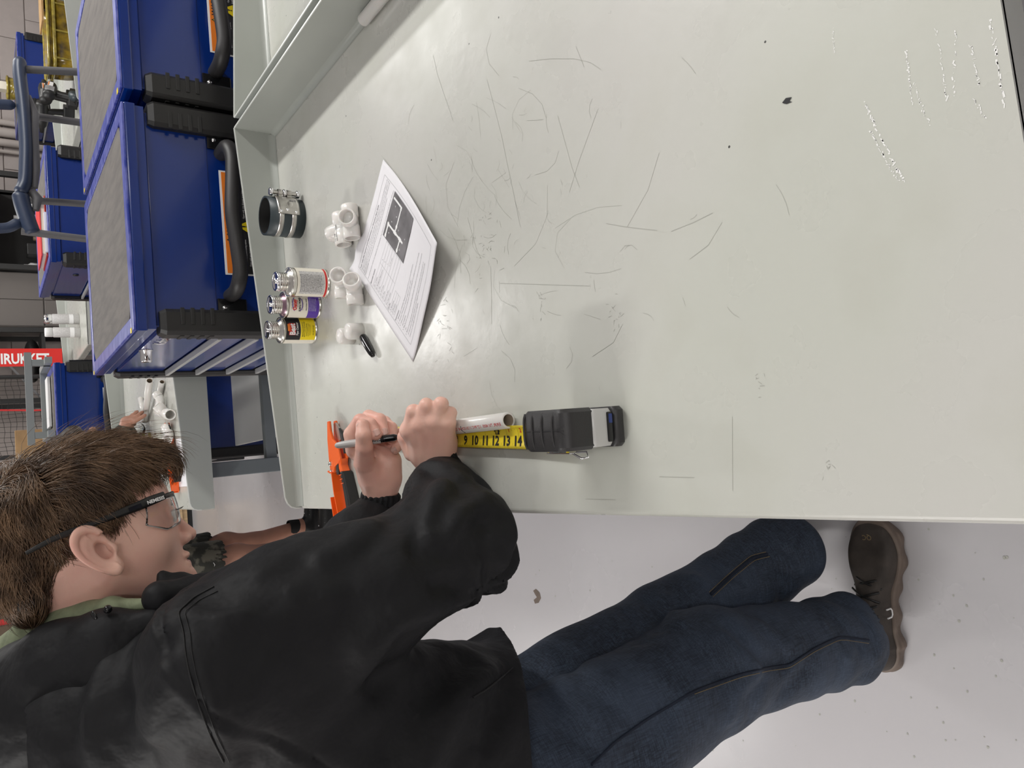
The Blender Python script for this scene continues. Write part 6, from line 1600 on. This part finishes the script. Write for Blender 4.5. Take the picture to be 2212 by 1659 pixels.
# ================================================================ second person behind
p2 = empty('person', (-.36, 3.70, 0), label='second person in camouflage shorts and black socks bending over the bench behind', cat='person')
O2 = np.array([-.36, 3.70, 0]); Q = lambda *a: np.array(a, float)-O2
def legs2(p):
    n = chain(p, [Q(-.40, 3.60, .80), Q(-.375, 3.64, .49), Q(-.40, 3.655, .34), Q(-.36, 3.665, .10), Q(-.36, 3.665, .05)], [.085, .055, .054, .036, .036], .03)
    f = chain(p, [Q(-.40, 3.80, .80), Q(-.33, 3.85, .48), Q(-.35, 3.87, .34), Q(-.30, 3.86, .10), Q(-.30, 3.86, .05)], [.085, .054, .052, .035, .035], .03)
    a = chain(p, [Q(-.02, 3.42, 1.10), Q(.08, 3.34, 1.01), Q(.205, 3.29, .975), Q(.255, 3.285, .97)], [.045, .040, .032, .024], .02)
    p = p-np.array([0, .17, -.012], np.float32)*1
    h = np.minimum(np.minimum(cap(p, Q(.255, 3.11, .98), Q(.285, 3.16, .95), .013, .010), cap(p, Q(.262, 3.10, .97), Q(.295, 3.13, .94), .011, .009)), np.minimum(cap(p, Q(.26, 3.09, .965), Q(.290, 3.10, .925), .010, .008), cap(p, Q(.245, 3.13, .98), Q(.25, 3.18, .945), .011, .010)))
    h = np.minimum(h, cap(p, Q(.25, 3.085, .96), Q(.275, 3.08, .92), .009, .008))
    p = p+np.array([0, .17, -.012], np.float32)*1
    hd = smin(ell(p, Q(.14, 3.32, 1.155), (.088, .085, .088)), ell(p, Q(.16, 3.30, 1.095), (.060, .060, .065)), .03)
    hd = smin(hd, ell(p, Q(.225, 3.28, 1.09), (.020, .014, .016)), .012)
    nk = cap(p, Q(.08, 3.36, 1.12), Q(-.04, 3.45, 1.12), .055, .055)
    d = np.minimum(n, f); d = np.minimum(d, smin(a, h, .012)); d = np.minimum(d, smin(hd, nk, .03))
    return d
sdf_mesh('body', Q(-.56, 3.0, .02), Q(.34, 4.0, 1.30), .0065, legs2, 'skin2', p2)
def cloth2(p):
    t_ = chain(p, [Q(-.40, 3.70, .84), Q(-.26, 3.60, 1.02), Q(-.07, 3.47, 1.10)], [.140, .135, .115], .05)
    t_ = smin(t_, cap(p, Q(-.02, 3.36, 1.10), Q(-.06, 3.62, 1.10), .07, .07), .05)
    s1 = chain(p, [Q(-.02, 3.42, 1.10), Q(.08, 3.34, 1.01), Q(.205, 3.29, .978)], [.065, .055, .042], .02); s2 = chain(p, [Q(-.04, 3.62, 1.10), Q(.05, 3.66, .98), Q(.2, 3.55, .95)], [.065, .05, .04], .02)
    return smin(smin(t_, s1, .03), s2, .03)+.004*wav(p, 3, 30, 6)
sdf_mesh('sweatshirt', Q(-.58, 3.02, .66), Q(.26, 3.92, 1.26), .008, cloth2, 'camo', p2)
def shorts(p):
    d = smin(smin(cap(p, Q(-.40, 3.61, .86), Q(-.385, 3.63, .56), .115, .098), cap(p, Q(-.40, 3.80, .86), Q(-.345, 3.85, .55), .112, .090), .01), cap(p, Q(-.40, 3.66, .9), Q(-.40, 3.76, .9), .12, .12), .03)
    d = d+.004*wav(p, 8, 26, 6)
    d = smax(d, .555-p[:, 2], .004); return smax(d, -np.maximum(np.minimum(cap(p, Q(-.39, 3.62, .70), Q(-.385, 3.63, .4), .09, .09), cap(p, Q(-.36, 3.83, .70), Q(-.345, 3.85, .4), .084, .084)), p[:, 2]-.62), .003)
sh = sdf_mesh('shorts', Q(-.60, 3.46, .5), Q(-.20, 4.0, 1.05), .007, shorts, 'camo', p2)
b = B()
lx, lz = -.395, .615; fn = lambda a, c: Q(lx+a, 3.527, lz+c)
for q in ((0, .030, .018, .030), (0, .030, 0, .006), (0, .006, .010, 0), (.010, 0, .020, .006), (.020, .006, .020, .018), (.020, .018, .010, .018)):
    b.bar(fn(q[0], q[1]), fn(q[2], q[3]), .002, .0045, up=(0, 1, 0))
b.build('shorts_logo', 'white', sh)
for c, nm in (((-.36, 3.665), 'n'), ((-.30, 3.86), 'f')):
    k = B().lathe([(.036, .02), (.040, .05), (.041, .10), (.0425, .155), (.041, .162), (.038, .162)], Q(c[0], c[1], 0), n=28).build('sock', 'sock', p2)
    def sf(p, c=c):
        q = p-Q(c[0], c[1], 0).astype(np.float32)
        d = smin(cap(q, (-.03, 0, .045), (.14, 0, .030), .042, .034), cap(q, (-.01, 0, .05), (0, 0, .08), .042, .042), .02); return smax(d, .004-q[:, 2], .004)
    s_ = sdf_mesh('trainer', Q(c[0]-.11, c[1]-.08, -.01), Q(c[0]+.22, c[1]+.08, .14), .0055, sf, 'black', p2)
    for kk in range(4):
        x = .035+.022*kk
        B().tube([Q(c[0]+x, c[1]-.03, .060-.004*kk), Q(c[0]+x+.01, c[1], .080-.006*kk), Q(c[0]+x+.02, c[1]+.03, .058-.004*kk)], .0035, n=6).build('lace', 'white', s_)
sdf_mesh('hair', Q(0.0, 3.18, 1.0), Q(.30, 3.46, 1.30), .005, lambda p: smax(smin(ell(p, Q(.130, 3.325, 1.165), (.100, .096, .098)), ell(p, Q(.215, 3.31, 1.155), (.04, .06, .04)), .02)+.004*wav(p, 5, 110, 6), 1.075-p[:, 2]+.5*np.clip(p[:, 0]+O2[0]-.15, -.1, 1), .01), 'hairdark', p2)
